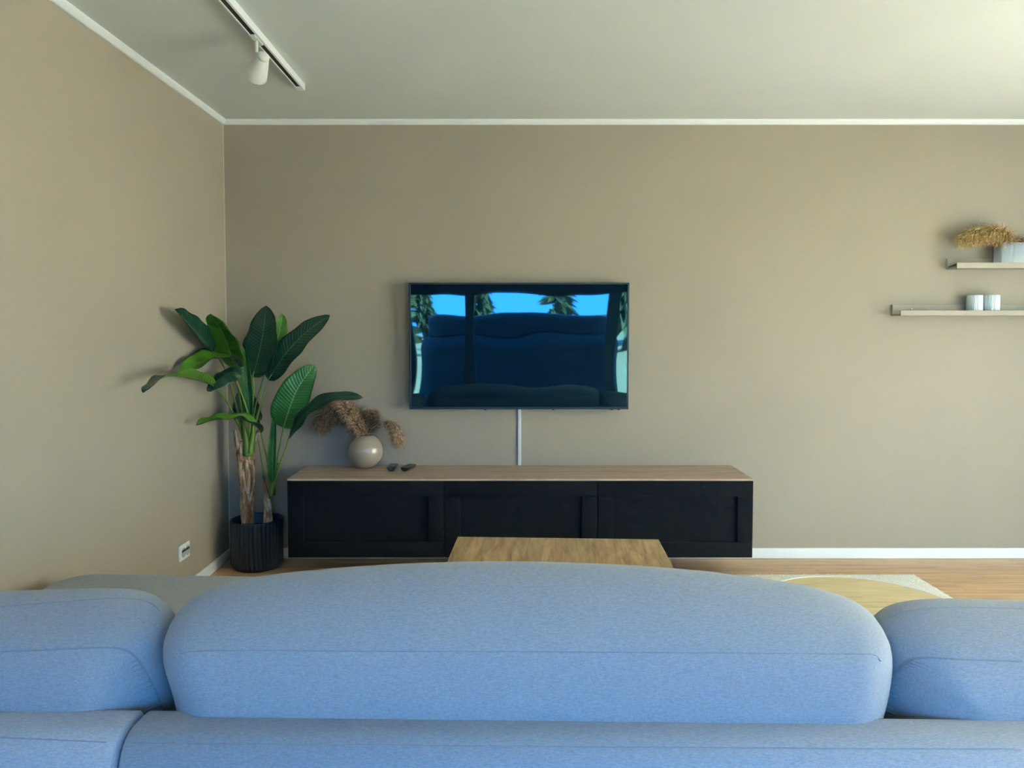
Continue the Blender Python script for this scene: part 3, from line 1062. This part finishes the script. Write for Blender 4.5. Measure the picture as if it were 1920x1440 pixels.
CUPG = Mat('ribbed_silver_glass', (0.66, 0.74, 0.74, 1), 0.16, 0.6)
CUPG.b.inputs['Metallic'].default_value = 0.25
WAX = Mat('candle_wax', (0.8, 0.78, 0.7, 1), 0.5).m
for (ua, ub), lb_ in (((1813, 1842), 'ribbed silvery candle cup on the lower ledge, nearer its open end'), ((1845, 1874), 'ribbed silvery candle cup on the lower ledge, farther from its open end')):
    yy = D - 0.0535
    xa, xb = at_y(ua, 566, yy).x, at_y(ub, 566, yy).x
    cx, cr_ = (xa + xb) / 2, (xb - xa) / 2 * 0.985
    zt = at_y(ua, 553.5, yy).z
    h = zt - fz - 0.0003
    e = empty('candle_cup', (cx, yy, fz), lb_, 'candle holder', 'candle cups on the lower ledge')
    cr_ = min(cr_, 0.0392)
    pr = [(0.0003, 0.0003), (cr_ - 0.004, 0.0003), (cr_, 0.004), (cr_, h - 0.001), (cr_ - 0.001, h), (cr_ - 0.003, h - 0.001), (cr_ - 0.004, h * 0.55), (0.0003, h * 0.55)]
    MB().lathe(pr, 144, (cx, yy, fz), rib=lambda a, i: 0.0010 * math.cos(36 * a) if 1 < i < 4 else 0).build('cup', CUPG.m, e, True, 50)
    MB().lathe([(0.0003, h * 0.552), (cr_ - 0.0045, h * 0.552), (cr_ - 0.0045, h * 0.7), (0.0003, h * 0.7)], 32, (cx, yy, fz)).build('candle', WAX, e, True, 40)

GV = glass_mat('clear_vase_glass', (0.84, 0.88, 0.88, 1), 0.03, 0.85)
gv0 = at_y(1876.5, 470, D - 0.09)
zt = at_y(1876.5, 455.5, D - 0.06).z
gx0, gx1 = gv0.x, gv0.x + 0.15
gh = zt - ez - 0.0003
gvz = ez + 0.0003
gv = empty('glass_vase', ((gx0 + gx1) / 2, D - 0.054, ez), 'clear rectangular glass vase on the upper ledge', 'vase', None)
gy0, gy1 = D - 0.094, D - 0.0135
m = MB()
out = round_rect(gx0, gx1, gy0, gy1, 0.008, 4)
inn = round_rect(gx0 + 0.006, gx1 - 0.006, gy0 + 0.006, gy1 - 0.006, 0.004, 4)
k = len(out)
vs = [(x, y, gvz) for x, y in out] + [(x, y, gvz + gh) for x, y in out] + [(x, y, gvz + gh) for x, y in inn] + [(x, y, gvz + 0.012) for x, y in inn]
fs = [tuple(range(k - 1, -1, -1)), tuple(range(3 * k, 4 * k))]
for r_ in range(3):
    for j in range(k):
        fs.append((r_ * k + j, r_ * k + (j + 1) % k, (r_ + 1) * k + (j + 1) % k, (r_ + 1) * k + j))
m.add(vs, fs).build('bowl', GV.m, gv, True, 35)
yv = D - 0.055
gb = Vector(((gx0 + gx1) / 2 - 0.02, yv, gvz + 0.018))
GRP2 = 'dried grass in the glass vase'
pampas([gb, P3(1893, 462, y=yv), P3(1885, 446, y=yv - 0.01), P3(1868, 437, y=yv - 0.02), P3(1845, 437, y=yv - 0.03), P3(1822, 441, y=yv - 0.03), P3(1803, 449, y=yv - 0.03)],
       [0.005, 0.034, 0.042, 0.042, 0.034, 0.010], 2600, G_GLD, 'golden pampas plume bending over the edge of the glass vase', GRP2, 5, 0.9, 1, 0.055)
pampas([gb + Vector((0.03, 0, 0)), P3(1902, 460, y=yv + 0.008), P3(1908, 452, y=yv), P3(1925, 450, y=yv - 0.01), P3(1950, 450, y=yv - 0.01), P3(1975, 456, y=yv - 0.01)],
       [0.005, 0.009, 0.016, 0.022, 0.010], 700, G_RED, 'russet pampas plume in the glass vase bending away from the golden one', GRP2, 6, 0.6, 1, 0.03)

# ------------------------------------------------------------------ wall socket
c4 = [at_x(u, v, XL + 0.010) for u, v in ((336.8, 1024), (355.6, 1014), (357.4, 1041), (338.0, 1055))]
sy0, sy1 = (c4[0].y + c4[3].y) / 2, (c4[1].y + c4[2].y) / 2
sz0, sz1 = (c4[2].z + c4[3].z) / 2, (c4[0].z + c4[1].z) / 2
so = empty('wall_socket', (XL, (sy0 + sy1) / 2, sz0), 'white double power socket on the side wall', 'socket')
MB().bbox(XL, XL + 0.010, sy0, sy1, sz0, sz1, 0.003, 2).build('plate', WHITE, so, True, 40)
zc_ = (sz0 + sz1) / 2
sr = min((sy1 - sy0) * 0.20, 0.024)
DKS = Mat('socket_slot', (0.01, 0.01, 0.01, 1), 0.6).m
GRYS = Mat('socket_well', (0.42, 0.44, 0.38, 1), 0.5).m
for q in (0.36, 0.74):
    cy = sy0 + (sy1 - sy0) * q
    wl_ = MB().lathe([(0.0003, 0.0), (sr, 0.0), (sr, 0.0012), (sr - 0.002, 0.0014), (sr - 0.003, 0.0006), (0.0003, 0.0006)], 32).build('socket_well', GRYS, so, True, 40)
    wl_.matrix_basis = Matrix.Translation((XL + 0.0101, cy, zc_ - 0.002)) @ Matrix.Rotation(R(90), 4, 'Y')
    sl = MB().box(XL + 0.0103, XL + 0.0122, cy - sr * 0.85, cy + sr * 0.85, zc_ + 0.002, zc_ + 0.012).build('slot', DKS, so)

# ------------------------------------------------------------------ ceiling track and spot
tp0, tp1 = at_z(439.6, 0, H), at_z(571, 155, H)
txr = (tp0.x + tp1.x) / 2
TW, THK = 0.036, 0.030
tye = at_z(579.5, 164, H - THK * 0.5).y
tys = 1.5
track = empty('light_track', (txr - TW / 2, (tye + tys) / 2, H), 'white ceiling light track with a black slot along its underside', 'light track')
xl_, xr_ = txr - TW, txr
zb = H - THK
for bx in ((xr_ - 0.010, xr_, zb, H), (xl_, xl_ + 0.006, zb, H), (xl_ + 0.006, xr_ - 0.010, H - 0.008, H)):
    MB().bbox(bx[0], bx[1], tys, tye - 0.05, bx[2], bx[3], 0.001, 1).build('rail', WHITE, track)
MB().box(xl_ + 0.0062, xr_ - 0.0102, tys + 0.001, tye - 0.051, zb + 0.004, H - 0.0082).build('conductor_slot', DKS, track)
MB().bbox(xl_, xr_, tye - 0.0495, tye, zb - 0.001, H, 0.002, 2).build('end_cap', WHITE, track)

ys = at_z(489, 75, zb).y
xs_ = (xl_ + xr_) / 2 - 0.004
spot = empty('track_spotlight', (xs_, ys, zb), 'white cone shaped spotlight hanging from the ceiling track', 'spotlight')
SPW = Mat('spot_white', (0.78, 0.77, 0.72, 1), 0.45).m
MB().bbox(xs_ - 0.011, xs_ + 0.011, ys - 0.05, ys + 0.05, zb - 0.004, zb + 0.0035, 0.001, 1).build('adaptor', SPW, spot)
pj = at_y(491, 99, ys)
MB().tube([(xs_, ys, zb - 0.0035), (xs_, ys, pj.z)], 0.0065, 16).build('stem', SPW, spot, True, 40)
ax = (at_y(480, 139, ys + 0.075) - at_y(495, 104, ys)).normalized()
top = at_y(495, 104, ys)
prof = [(0.0003, -0.004), (0.018, -0.003), (0.023, 0.002), (0.0235, 0.010), (0.0225, 0.013), (0.0245, 0.015), (0.0295, 0.035), (0.041, 0.085), (0.0465, 0.112), (0.0455, 0.114), (0.0435, 0.111), (0.030, 0.06), (0.0003, 0.055)]
hd = MB().lathe(prof, 40).build('shade', SPW, spot, True, 45)
hd.matrix_basis = Matrix.Translation(top) @ ax.to_track_quat('Z', 'Y').to_matrix().to_4x4()
bl = MB().lathe([(0.0003, 0.070), (0.012, 0.072), (0.020, 0.085), (0.016, 0.094), (0.0003, 0.098)], 24).build('bulb', Mat('lamp_glass', (0.7, 0.7, 0.66, 1), 0.2).m, spot, True)
bl.matrix_basis = hd.matrix_basis.copy()

# ------------------------------------------------------------------ banana plant in a ribbed pot
PC = Vector((at_z(482, 1060, 0).x, D - 0.158, 0))
PR = 0.140
pc = at_y(482, 1040, PC.y)
PC.x = pc.x
zrim = at_y(482, 984, PC.y - PR).z
plant = empty('potted_banana_plant', (PC.x, PC.y, 0), 'tall leafy green banana plant in a ribbed black pot in the corner', 'plant')
POTM = Mat('black_glazed_pot', lin(26, 38, 48), 0.38, 0.5).m
nr = 36
prof = [(0.0003, 0.0), (PR - 0.026, 0.0), (PR - 0.018, 0.004), (PR - 0.010, 0.018), (PR - 0.003, 0.030), (PR - 0.003, zrim - 0.014), (PR - 0.002, zrim - 0.004), (PR - 0.005, zrim),
        (PR - 0.011, zrim), (PR - 0.014, zrim - 0.006), (PR - 0.016, 0.03), (0.0003, 0.03)]
MB().lathe(prof, nr * 8, (PC.x, PC.y, 0), rib=lambda a, i: 0.0085 * (abs(math.sin(nr * a / 2)) ** 0.8 - 0.8) if i in (4, 5) else 0).build('pot', POTM, plant, True, 60)
soil = Mat('potting_soil', (0.012, 0.010, 0.008, 1), 0.95)
soil.bump(soil.noise(soil.coords(), 60, 4), 0.9, 0.02)
MB().lathe([(0.0003, zrim - 0.055), (PR - 0.0165, zrim - 0.058)], 48, (PC.x, PC.y, 0)).build('soil', soil.m, plant, True)

bk_ = Mat('fibrous_bark', lin(140, 108, 78), 0.85, 0.2)
n1 = bk_.noise(bk_.coords((1, 1, 0.22)), 46, 4, 0.65, 0.8)
n2 = bk_.noise(bk_.coords((1, 1, 0.35)), 11, 2, 0.5)
bc = bk_.ramp(n1, [(0.30, lin(84, 58, 40)), (0.47, lin(160, 126, 92)), (0.63, lin(218, 196, 164))])
bk_.color(bk_.mix(bk_.math('MULTIPLY', bk_.math('GREATER_THAN', n2, 0.62), 0.55), bc, lin(140, 70, 48)))
bk_.bump(n1, 0.9, 0.012)
BARK = bk_.m
STALK = Mat('leaf_stalk_green', lin(92, 122, 42), 0.5).m


def veined(name, base, light, rib, rough):
    m = Mat(name, base, rough, 0.45)
    uv = m.n.new('ShaderNodeUVMap')
    sep = m.n.new('ShaderNodeSeparateXYZ')
    m.l.new(uv.outputs[0], sep.inputs[0])
    s = m.math('ABSOLUTE', m.math('SUBTRACT', sep.outputs['X'], 0.5))           # 0 at midrib .. 0.5 at edge
    ph = m.math('SUBTRACT', sep.outputs['Y'], m.math('MULTIPLY', s, 0.22))
    vein = m.math('SINE', m.math('MULTIPLY', ph, 150.0))
    vein2 = m.math('ADD', m.math('MULTIPLY', vein, 0.5), 0.5)
    co = m.coords((1, 1, 1))
    nn = m.noise(co, 14, 3)
    c = m.ramp(m.math('ADD', m.math('MULTIPLY', nn, 0.7), m.math('MULTIPLY', vein2, 0.12)), [(0.2, base), (0.95, light)])
    mid = m.math('LESS_THAN', s, 0.018)
    m.color(m.mix(mid, c, rib))
    m.bump(m.math('ADD', vein2, m.math('MULTIPLY', nn, 2.0)), 0.35, 0.003)
    return m.m


L_TOP = veined('leaf_upper_side', lin(20, 52, 40), lin(44, 82, 60), lin(72, 110, 70), 0.33)
L_UND = veined('leaf_lower_side', lin(56, 110, 26), lin(104, 152, 50), lin(132, 160, 76), 0.5)
L_MID = veined('leaf_upper_side_young', lin(30, 88, 38), lin(58, 122, 50), lin(110, 150, 80), 0.32)


def leaf(px, width, face, side='top', fold=0.35, shape=1.0, wave=0.006, seed=0, roll=None, n=26, m=10, young=False, stalk=None, blunt=0.12):
    """px: midrib points (u, v, y) from leaf base to tip; width in metres; face: direction the upper side looks to"""
    path = resample([at_y(u, v, y) for u, v, y in px], n + 1, False)
    rg = random.Random(seed)
    off = rg.uniform(0, 50)
    face = Vector(face).normalized()
    top, bot = [], []
    uvs = []
    for i in range(n + 1):
        t = i / n
        T = (path[min(i + 1, n)] - path[max(i - 1, 0)]).normalized()
        N = (face - T * face.dot(T))
        N = N.normalized() if N.length > 1e-4 else Vector((0, 0, 1))
        S = T.cross(N).normalized()
        w = width * 0.5 * (math.sin(math.pi * min(1, max(0, t)) ** (0.78 * shape)) ** 0.50) * (1 - 0.15 * t)
        if t < 0.03:
            w = max(w, 0.003)
        if t > 0.97:
            w = max(w, 0.0015)
        for j in range(m + 1):
            s = -1 + 2 * j / m
            if roll:
                a = s * roll
                rr_ = width / (2 * max(0.2, math.sin(min(roll, math.pi / 2)))) * (w / (width * 0.5 + 1e-6))
                q = path[i] + S * math.sin(a) * rr_ + N * (1 - math.cos(a)) * rr_ * (1 if side == 'top' else -1)
            else:
                f = fold * (1 + 0.25 * math.sin(t * 7 + off))
                q = path[i] + S * s * w * math.cos(f) + N * abs(s) * w * math.sin(f)
                ed = abs(s) ** 2
                q = q + N * wave * ed * (math.sin(t * 19 + off + (2.1 if s > 0 else 0)) + 0.6 * noise.noise((t * 6 + off, s, off)))
                q = q + S * ed * math.copysign(1, s) * 0.35 * wave * noise.noise((t * 11 + off, s * 2, 3.3))
            top.append(q)
            bot.append(q - N * 0.0013)
            uvs.append((j / m, t))
    vs = top + bot
    k = (n + 1) * (m + 1)
    fs, mi = [], []
    for i in range(n):
        for j in range(m):
            a_ = i * (m + 1) + j
            q = (a_, a_ + 1, a_ + m + 2, a_ + m + 1)
            fs.append(q)
            mi.append(0)
            fs.append(tuple(x + k for x in q[::-1]))
            mi.append(1)
    for i in range(n):
        for j in (0, m):
            a_, b_ = i * (m + 1) + j, (i + 1) * (m + 1) + j
            fs.append((a_, b_, b_ + k, a_ + k))
            mi.append(0)
    for i in (0, n):
        for j in range(m):
            a_ = i * (m + 1) + j
            fs.append((a_, a_ + 1, a_ + 1 + k, a_ + k))
            mi.append(0)
    o = MB().add(vs, fs).build('leaf', L_MID if young else L_TOP, plant, True)
    o.data.materials.append(L_UND)
    for p_, q in zip(o.data.polygons, mi):
        p_.material_index = q
    uvl = o.data.uv_layers.new(name='UVMap')
    for lp in o.data.loops:
        uvl.data[lp.index].uv = uvs[lp.vertex_index % k]
    if stalk:
        pts = [at_y(u, v, y) for u, v, y in stalk]
        dd = resample(pts + [path[0], path[2]] if (pts[-1] - path[0]).length > 0.004 else pts, 18, False)
        MB().tube(dd, [0.0075 - 0.0045 * i / 17 for i in range(18)], 8).build('stalk', STALK, plant, True)
    return o


Y0 = PC.y
yt1, yt2 = Y0 - 0.015, Y0 + 0.01
CAM = (0, -1, 0.12)
# trunks
def trunk(px, rads, yy, seed):
    pts = resample([at_y(u, v, yy) for u, v in px], 22, False)
    rd = resample([Vector((r, 0, 0)) for r in rads], 22, False)
    n = 22
    vs = []
    rg = random.Random(seed)
    o_ = rg.uniform(0, 9)
    for i, p_ in enumerate(pts):
        for k in range(n):
            a_ = 2 * math.pi * k / n
            r_ = rd[i].x * (1 + 0.20 * noise.noise((math.cos(a_) * 1.6 + o_, math.sin(a_) * 1.6, i * 0.33)) + 0.07 * math.sin(5 * a_ + i * 0.4))
            vs.append((p_.x + r_ * math.cos(a_), p_.y + r_ * math.sin(a_), p_.z))
    fs = [(i * n + k, i * n + (k + 1) % n, (i + 1) * n + (k + 1) % n, (i + 1) * n + k) for i in range(21) for k in range(n)]
    fs += [tuple(range(n - 1, -1, -1)), tuple(range(21 * n, 22 * n))]
    return MB().add(vs, fs).build('trunk', BARK, plant, True)


t1 = trunk([(466, 1005), (465, 960), (464, 920), (461, 880), (459, 850), (457, 828)], [0.037, 0.035, 0.034, 0.036, 0.044, 0.042], yt1, 1)
t2 = trunk([(503, 1005), (503, 960), (502, 930), (503, 910), (506, 893)], [0.026, 0.025, 0.026, 0.024, 0.015], yt2, 2)


def husk(px, wid, yy, mat, seed=0):
    pts = resample([at_y(u, v, yy + dy) for u, v, dy in px], 10, False)
    vs, fs = [], []
    for i, p_ in enumerate(pts):
        w_ = wid * (1 - 0.75 * i / 9)
        b = 0.012 * (1 - i / 9)
        vs += [p_ + Vector((-w_, b, 0)), p_ + Vector((0, -b, 0)), p_ + Vector((w_, b, 0)), p_ + Vector((0, b * 0.2 + 0.003, 0))]
    for i in range(9):
        for j in range(4):
            fs.append((i * 4 + j, i * 4 + (j + 1) % 4, i * 4 + 4 + (j + 1) % 4, i * 4 + 4 + j))
    fs += [(0, 1, 2, 3), (39, 38, 37, 36)]
    MB().add(vs, fs).build('husk', mat, plant, True)


husk([(455, 865, -0.038), (449, 845, -0.043), (443, 822, -0.04), (440, 806, -0.03)], 0.030, yt1, BARK)
husk([(466, 862, -0.038), (470, 842, -0.04), (477, 824, -0.036), (484, 806, -0.02)], 0.022, yt1, BARK)
husk([(471, 930, -0.032), (474, 900, -0.036), (473, 872, -0.036)], 0.014, yt1, BARK)
husk([(503, 935, -0.026), (498, 915, -0.03), (494, 897, -0.028), (491, 889, -0.026)], 0.010, yt2, BARK)
husk([(485, 815, -0.03), (489, 797, -0.03), (486, 786, -0.03)], 0.012, yt1, BARK)
# green sheath wedges at the tops of both trunks
husk([(463, 856, -0.05), (462, 838, -0.05), (459, 815, -0.045), (456, 790, -0.03)], 0.030, yt1, STALK)
husk([(467, 850, -0.048), (471, 830, -0.046), (474, 808, -0.04), (474, 785, -0.02)], 0.024, yt1, STALK)
husk([(508, 930, -0.02), (511, 908, -0.024), (515, 890, -0.02), (522, 868, -0.01)], 0.020, yt2, STALK)

# leaves: (u, v, y) base -> tip
CR = (462, 815)          # crown of the tall trunk
ya = yt1
leaf([(408, 670, ya - 0.02), (385, 642, ya - 0.20), (352, 606, ya - 0.50), (328, 580, ya - 0.68)], 0.150, (0.55, -0.8, 0.35), fold=0.55, seed=1,
     stalk=[(455, 822, ya), (445, 770, ya), (425, 700, ya)])
leaf([(440, 690, ya), (430, 655, ya - 0.10), (418, 625, ya - 0.20), (395, 588, ya - 0.34)], 0.195, (0.2, 1, 0.1), fold=-0.12, seed=2,
     stalk=[(458, 820, ya), (452, 760, ya), (444, 715, ya)])
leaf([(474, 706, ya - 0.03), (484, 670, ya - 0.05), (493, 625, ya - 0.05), (499, 573, ya - 0.03)], 0.205, (-0.2, -1, 0.05), fold=0.10, seed=3, shape=1.1,
     stalk=[(466, 822, ya - 0.01), (472, 770, ya - 0.02), (476, 730, ya - 0.03)])
leaf([(497, 697, ya + 0.04), (512, 660, ya + 0.05), (524, 622, ya + 0.05), (530, 588, ya + 0.04)], 0.120, (-0.3, 1, 0.1), fold=-0.15, seed=4,
     stalk=[(468, 822, ya + 0.01), (478, 765, ya + 0.02), (490, 720, ya + 0.03)])
leaf([(503, 713, ya - 0.02), (535, 664, ya - 0.03), (575, 622, ya - 0.03), (619, 591, ya - 0.02)], 0.150, (-0.25, -1, 0.2), fold=0.12, seed=5,
     stalk=[(470, 822, ya - 0.01), (482, 782, ya - 0.01), (492, 748, ya - 0.02)])
leaf([(468, 790, ya - 0.04), (465, 740, ya - 0.05), (461, 690, ya - 0.05), (457, 640, ya - 0.04)], 0.060, (0.2, -1, 0.0), roll=1.9, side='top', seed=6, young=True)
leaf([(450, 690, ya - 0.06), (432, 672, ya - 0.14), (398, 672, ya - 0.28), (362, 688, ya - 0.48), (337, 707, ya - 0.62)], 0.150, (-0.2, 0.25, -1), fold=-0.35, seed=7, wave=0.008,
     stalk=[(460, 820, ya - 0.01), (458, 760, ya - 0.03), (454, 710, ya - 0.05)])
leaf([(398, 722, ya - 0.28), (362, 708, ya - 0.50), (315, 706, ya - 0.82), (285, 720, ya - 1.02), (267, 735, ya - 1.12)], 0.125, (-0.1, -0.75, 0.8), fold=0.3, seed=8,
     stalk=[(457, 822, ya), (440, 780, ya - 0.05), (418, 742, ya - 0.15)])
leaf([(452, 704, ya - 0.12), (436, 698, ya - 0.15), (412, 710, ya - 0.24), (388, 733, ya - 0.28)], 0.125, (0.05, -0.85, 0.6), fold=-0.25, seed=9,
     stalk=[(466, 824, ya - 0.03), (468, 790, ya - 0.05), (455, 745, ya - 0.08), (444, 714, ya - 0.11)])
leaf([(448, 792, ya + 0.03), (449, 770, ya + 0.03), (448, 735, ya + 0.03)], 0.075, (0.3, -1, 0), fold=0.2, seed=14)
leaf([(484, 796, ya + 0.04), (482, 775, ya + 0.05), (474, 740, ya + 0.05)], 0.055, (0.1, -1, 0), fold=0.2, seed=15)
leaf([(489, 812, ya - 0.10), (478, 798, ya - 0.13), (445, 786, ya - 0.20), (405, 788, ya - 0.32), (368, 797, ya - 0.44)], 0.115, (0.0, 0.35, -0.95), fold=-0.45, seed=13, wave=0.007,
     stalk=[(507, 915, yt2 - 0.02), (502, 868, yt2 - 0.04), (494, 832, yt2 - 0.07)])
# leaves of the short trunk
yb = yt2
leaf([(531, 803, yb - 0.03), (543, 765, yb - 0.06), (560, 725, yb - 0.06), (590, 684, yb - 0.04)], 0.200, (0.15, -1, 0.1), fold=0.12, seed=10, young=True, shape=0.9,
     stalk=[(510, 915, yb - 0.01), (517, 872, yb - 0.02), (526, 830, yb - 0.03)])
leaf([(541, 822, yb - 0.05), (558, 795, yb - 0.08), (580, 768, yb - 0.11), (625, 745, yb - 0.14), (681, 745, yb - 0.16)], 0.100, (-0.35, -0.75, 0.7), fold=0.15, seed=11,
     stalk=[(512, 918, yb - 0.015), (523, 875, yb - 0.03), (536, 840, yb - 0.045)])
leaf([(511, 905, yb - 0.03), (511, 860, yb - 0.04), (513, 815, yb - 0.045), (515, 770, yb - 0.04)], 0.046, (0.1, -1, 0), roll=1.8, seed=12, young=True)
MB().tube(resample([at_y(u, v, yb + dy) for u, v, dy in ((501, 935, -0.01), (496, 900, -0.01), (490, 860, 0.0), (484, 825, 0.0))], 12, False), [0.006 - 0.0003 * i for i in range(12)], 8).build('stalk', STALK, plant, True)

# ------------------------------------------------------------------ garden behind the rear window (mirrored in the screen)
gm = Mat('dry_lawn', (0.30, 0.29, 0.11, 1), 0.9)
gn = gm.noise(gm.coords(), 1.4, 4)
gm.color(gm.ramp(gn, [(0.35, (0.22, 0.235, 0.12, 1)), (0.65, (0.29, 0.29, 0.17, 1))]))
gr = MB().box(-60, 60, -70, 60, -0.45, -0.155).build('ground_lawn', gm.m)
struct(gr, 'sunlit lawn outside the windows', 'lawn')
TRK = Mat('tree_bark', (0.10, 0.07, 0.05, 1), 0.9).m
NEED = Mat('conifer_green', (0.035, 0.07, 0.035, 1), 0.8).m


def conifer(x, y, h, r, seed, label):
    rg = random.Random(seed)
    e = empty('conifer_tree', (x, y, -0.155), label, 'tree', 'trees beyond the rear window')
    MB().tube([(x, y, -0.155), (x, y, h * 0.9)], [0.12, 0.03], 8).build('trunk', TRK, e, True)
    mb = MB()
    for k in range(260):
        t = rg.random() ** 0.8
        z = h * (0.15 + 0.85 * t)
        L = r * (1 - t) * rg.uniform(0.7, 1.1) + 0.1
        a_ = rg.uniform(0, 6.283)
        d = Vector((math.cos(a_), math.sin(a_), 0))
        s = Vector((-d.y, d.x, 0)) * L * 0.22
        b = Vector((x, y, z))
        tip = b + d * L - Vector((0, 0, L * 0.35))
        m_ = b + d * L * 0.5 + Vector((0, 0, L * 0.05))
        mb.add([b, m_ + s, tip, m_ - s, m_ - Vector((0, 0, L * 0.16))], [(0, 1, 4), (1, 2, 4), (2, 3, 4), (3, 0, 4), (0, 3, 2, 1)])
    mb.build('crown', NEED, e)


conifer(-3.6, -22, 3.4, 1.3, 1, 'small dark conifer in the garden mirrored in the television')
conifer(-1.2, -26, 4.0, 1.5, 2, 'broad conifer in the garden mirrored near the middle of the television')
conifer(1.9, -25, 5.5, 1.1, 3, 'tall slim conifer in the garden mirrored in the television')
conifer(5.2, -23, 4.6, 2.0, 4, 'wide spreading conifer beside the grey house mirrored in the television')
cover = Mat('dark_cover', (0.02, 0.022, 0.024, 1), 0.8).m
cov = empty('covered_tub', (0.15, -3.6, -0.155), 'bulky dark rounded tub under a cover outside the rear window', 'covered tub')
rounded_slab(round_rect(-1.45, 1.75, -4.5, -2.7, 0.45, 8), -0.154, 1.13, 0.25).build('tub', cover, cov, True, 60)
rounded_slab(round_rect(-1.25, 1.55, -4.35, -2.85, 0.30, 8), 1.1301, 1.42, 0.10).build('cover', cover, cov, True, 60)
hm = Mat('grey_render', (0.30, 0.30, 0.32, 1), 0.9).m
hs = empty('grey_house', (9.5, -30, -0.155), 'low grey neighbouring house mirrored in the television', 'house')
MB().box(7.0, 14.0, -33, -27, -0.154, 2.9).build('wall', hm, hs)
MB().add([(6.6, -26.6, 2.9), (14.4, -26.6, 2.9), (14.4, -33.4, 2.9), (6.6, -33.4, 2.9), (6.6, -30, 4.6), (14.4, -30, 4.6)],
         [(0, 1, 5, 4), (2, 3, 4, 5), (1, 2, 5), (3, 0, 4), (3, 2, 1, 0)]).build('roof', Mat('slate_roof', (0.07, 0.07, 0.08, 1), 0.8).m, hs)
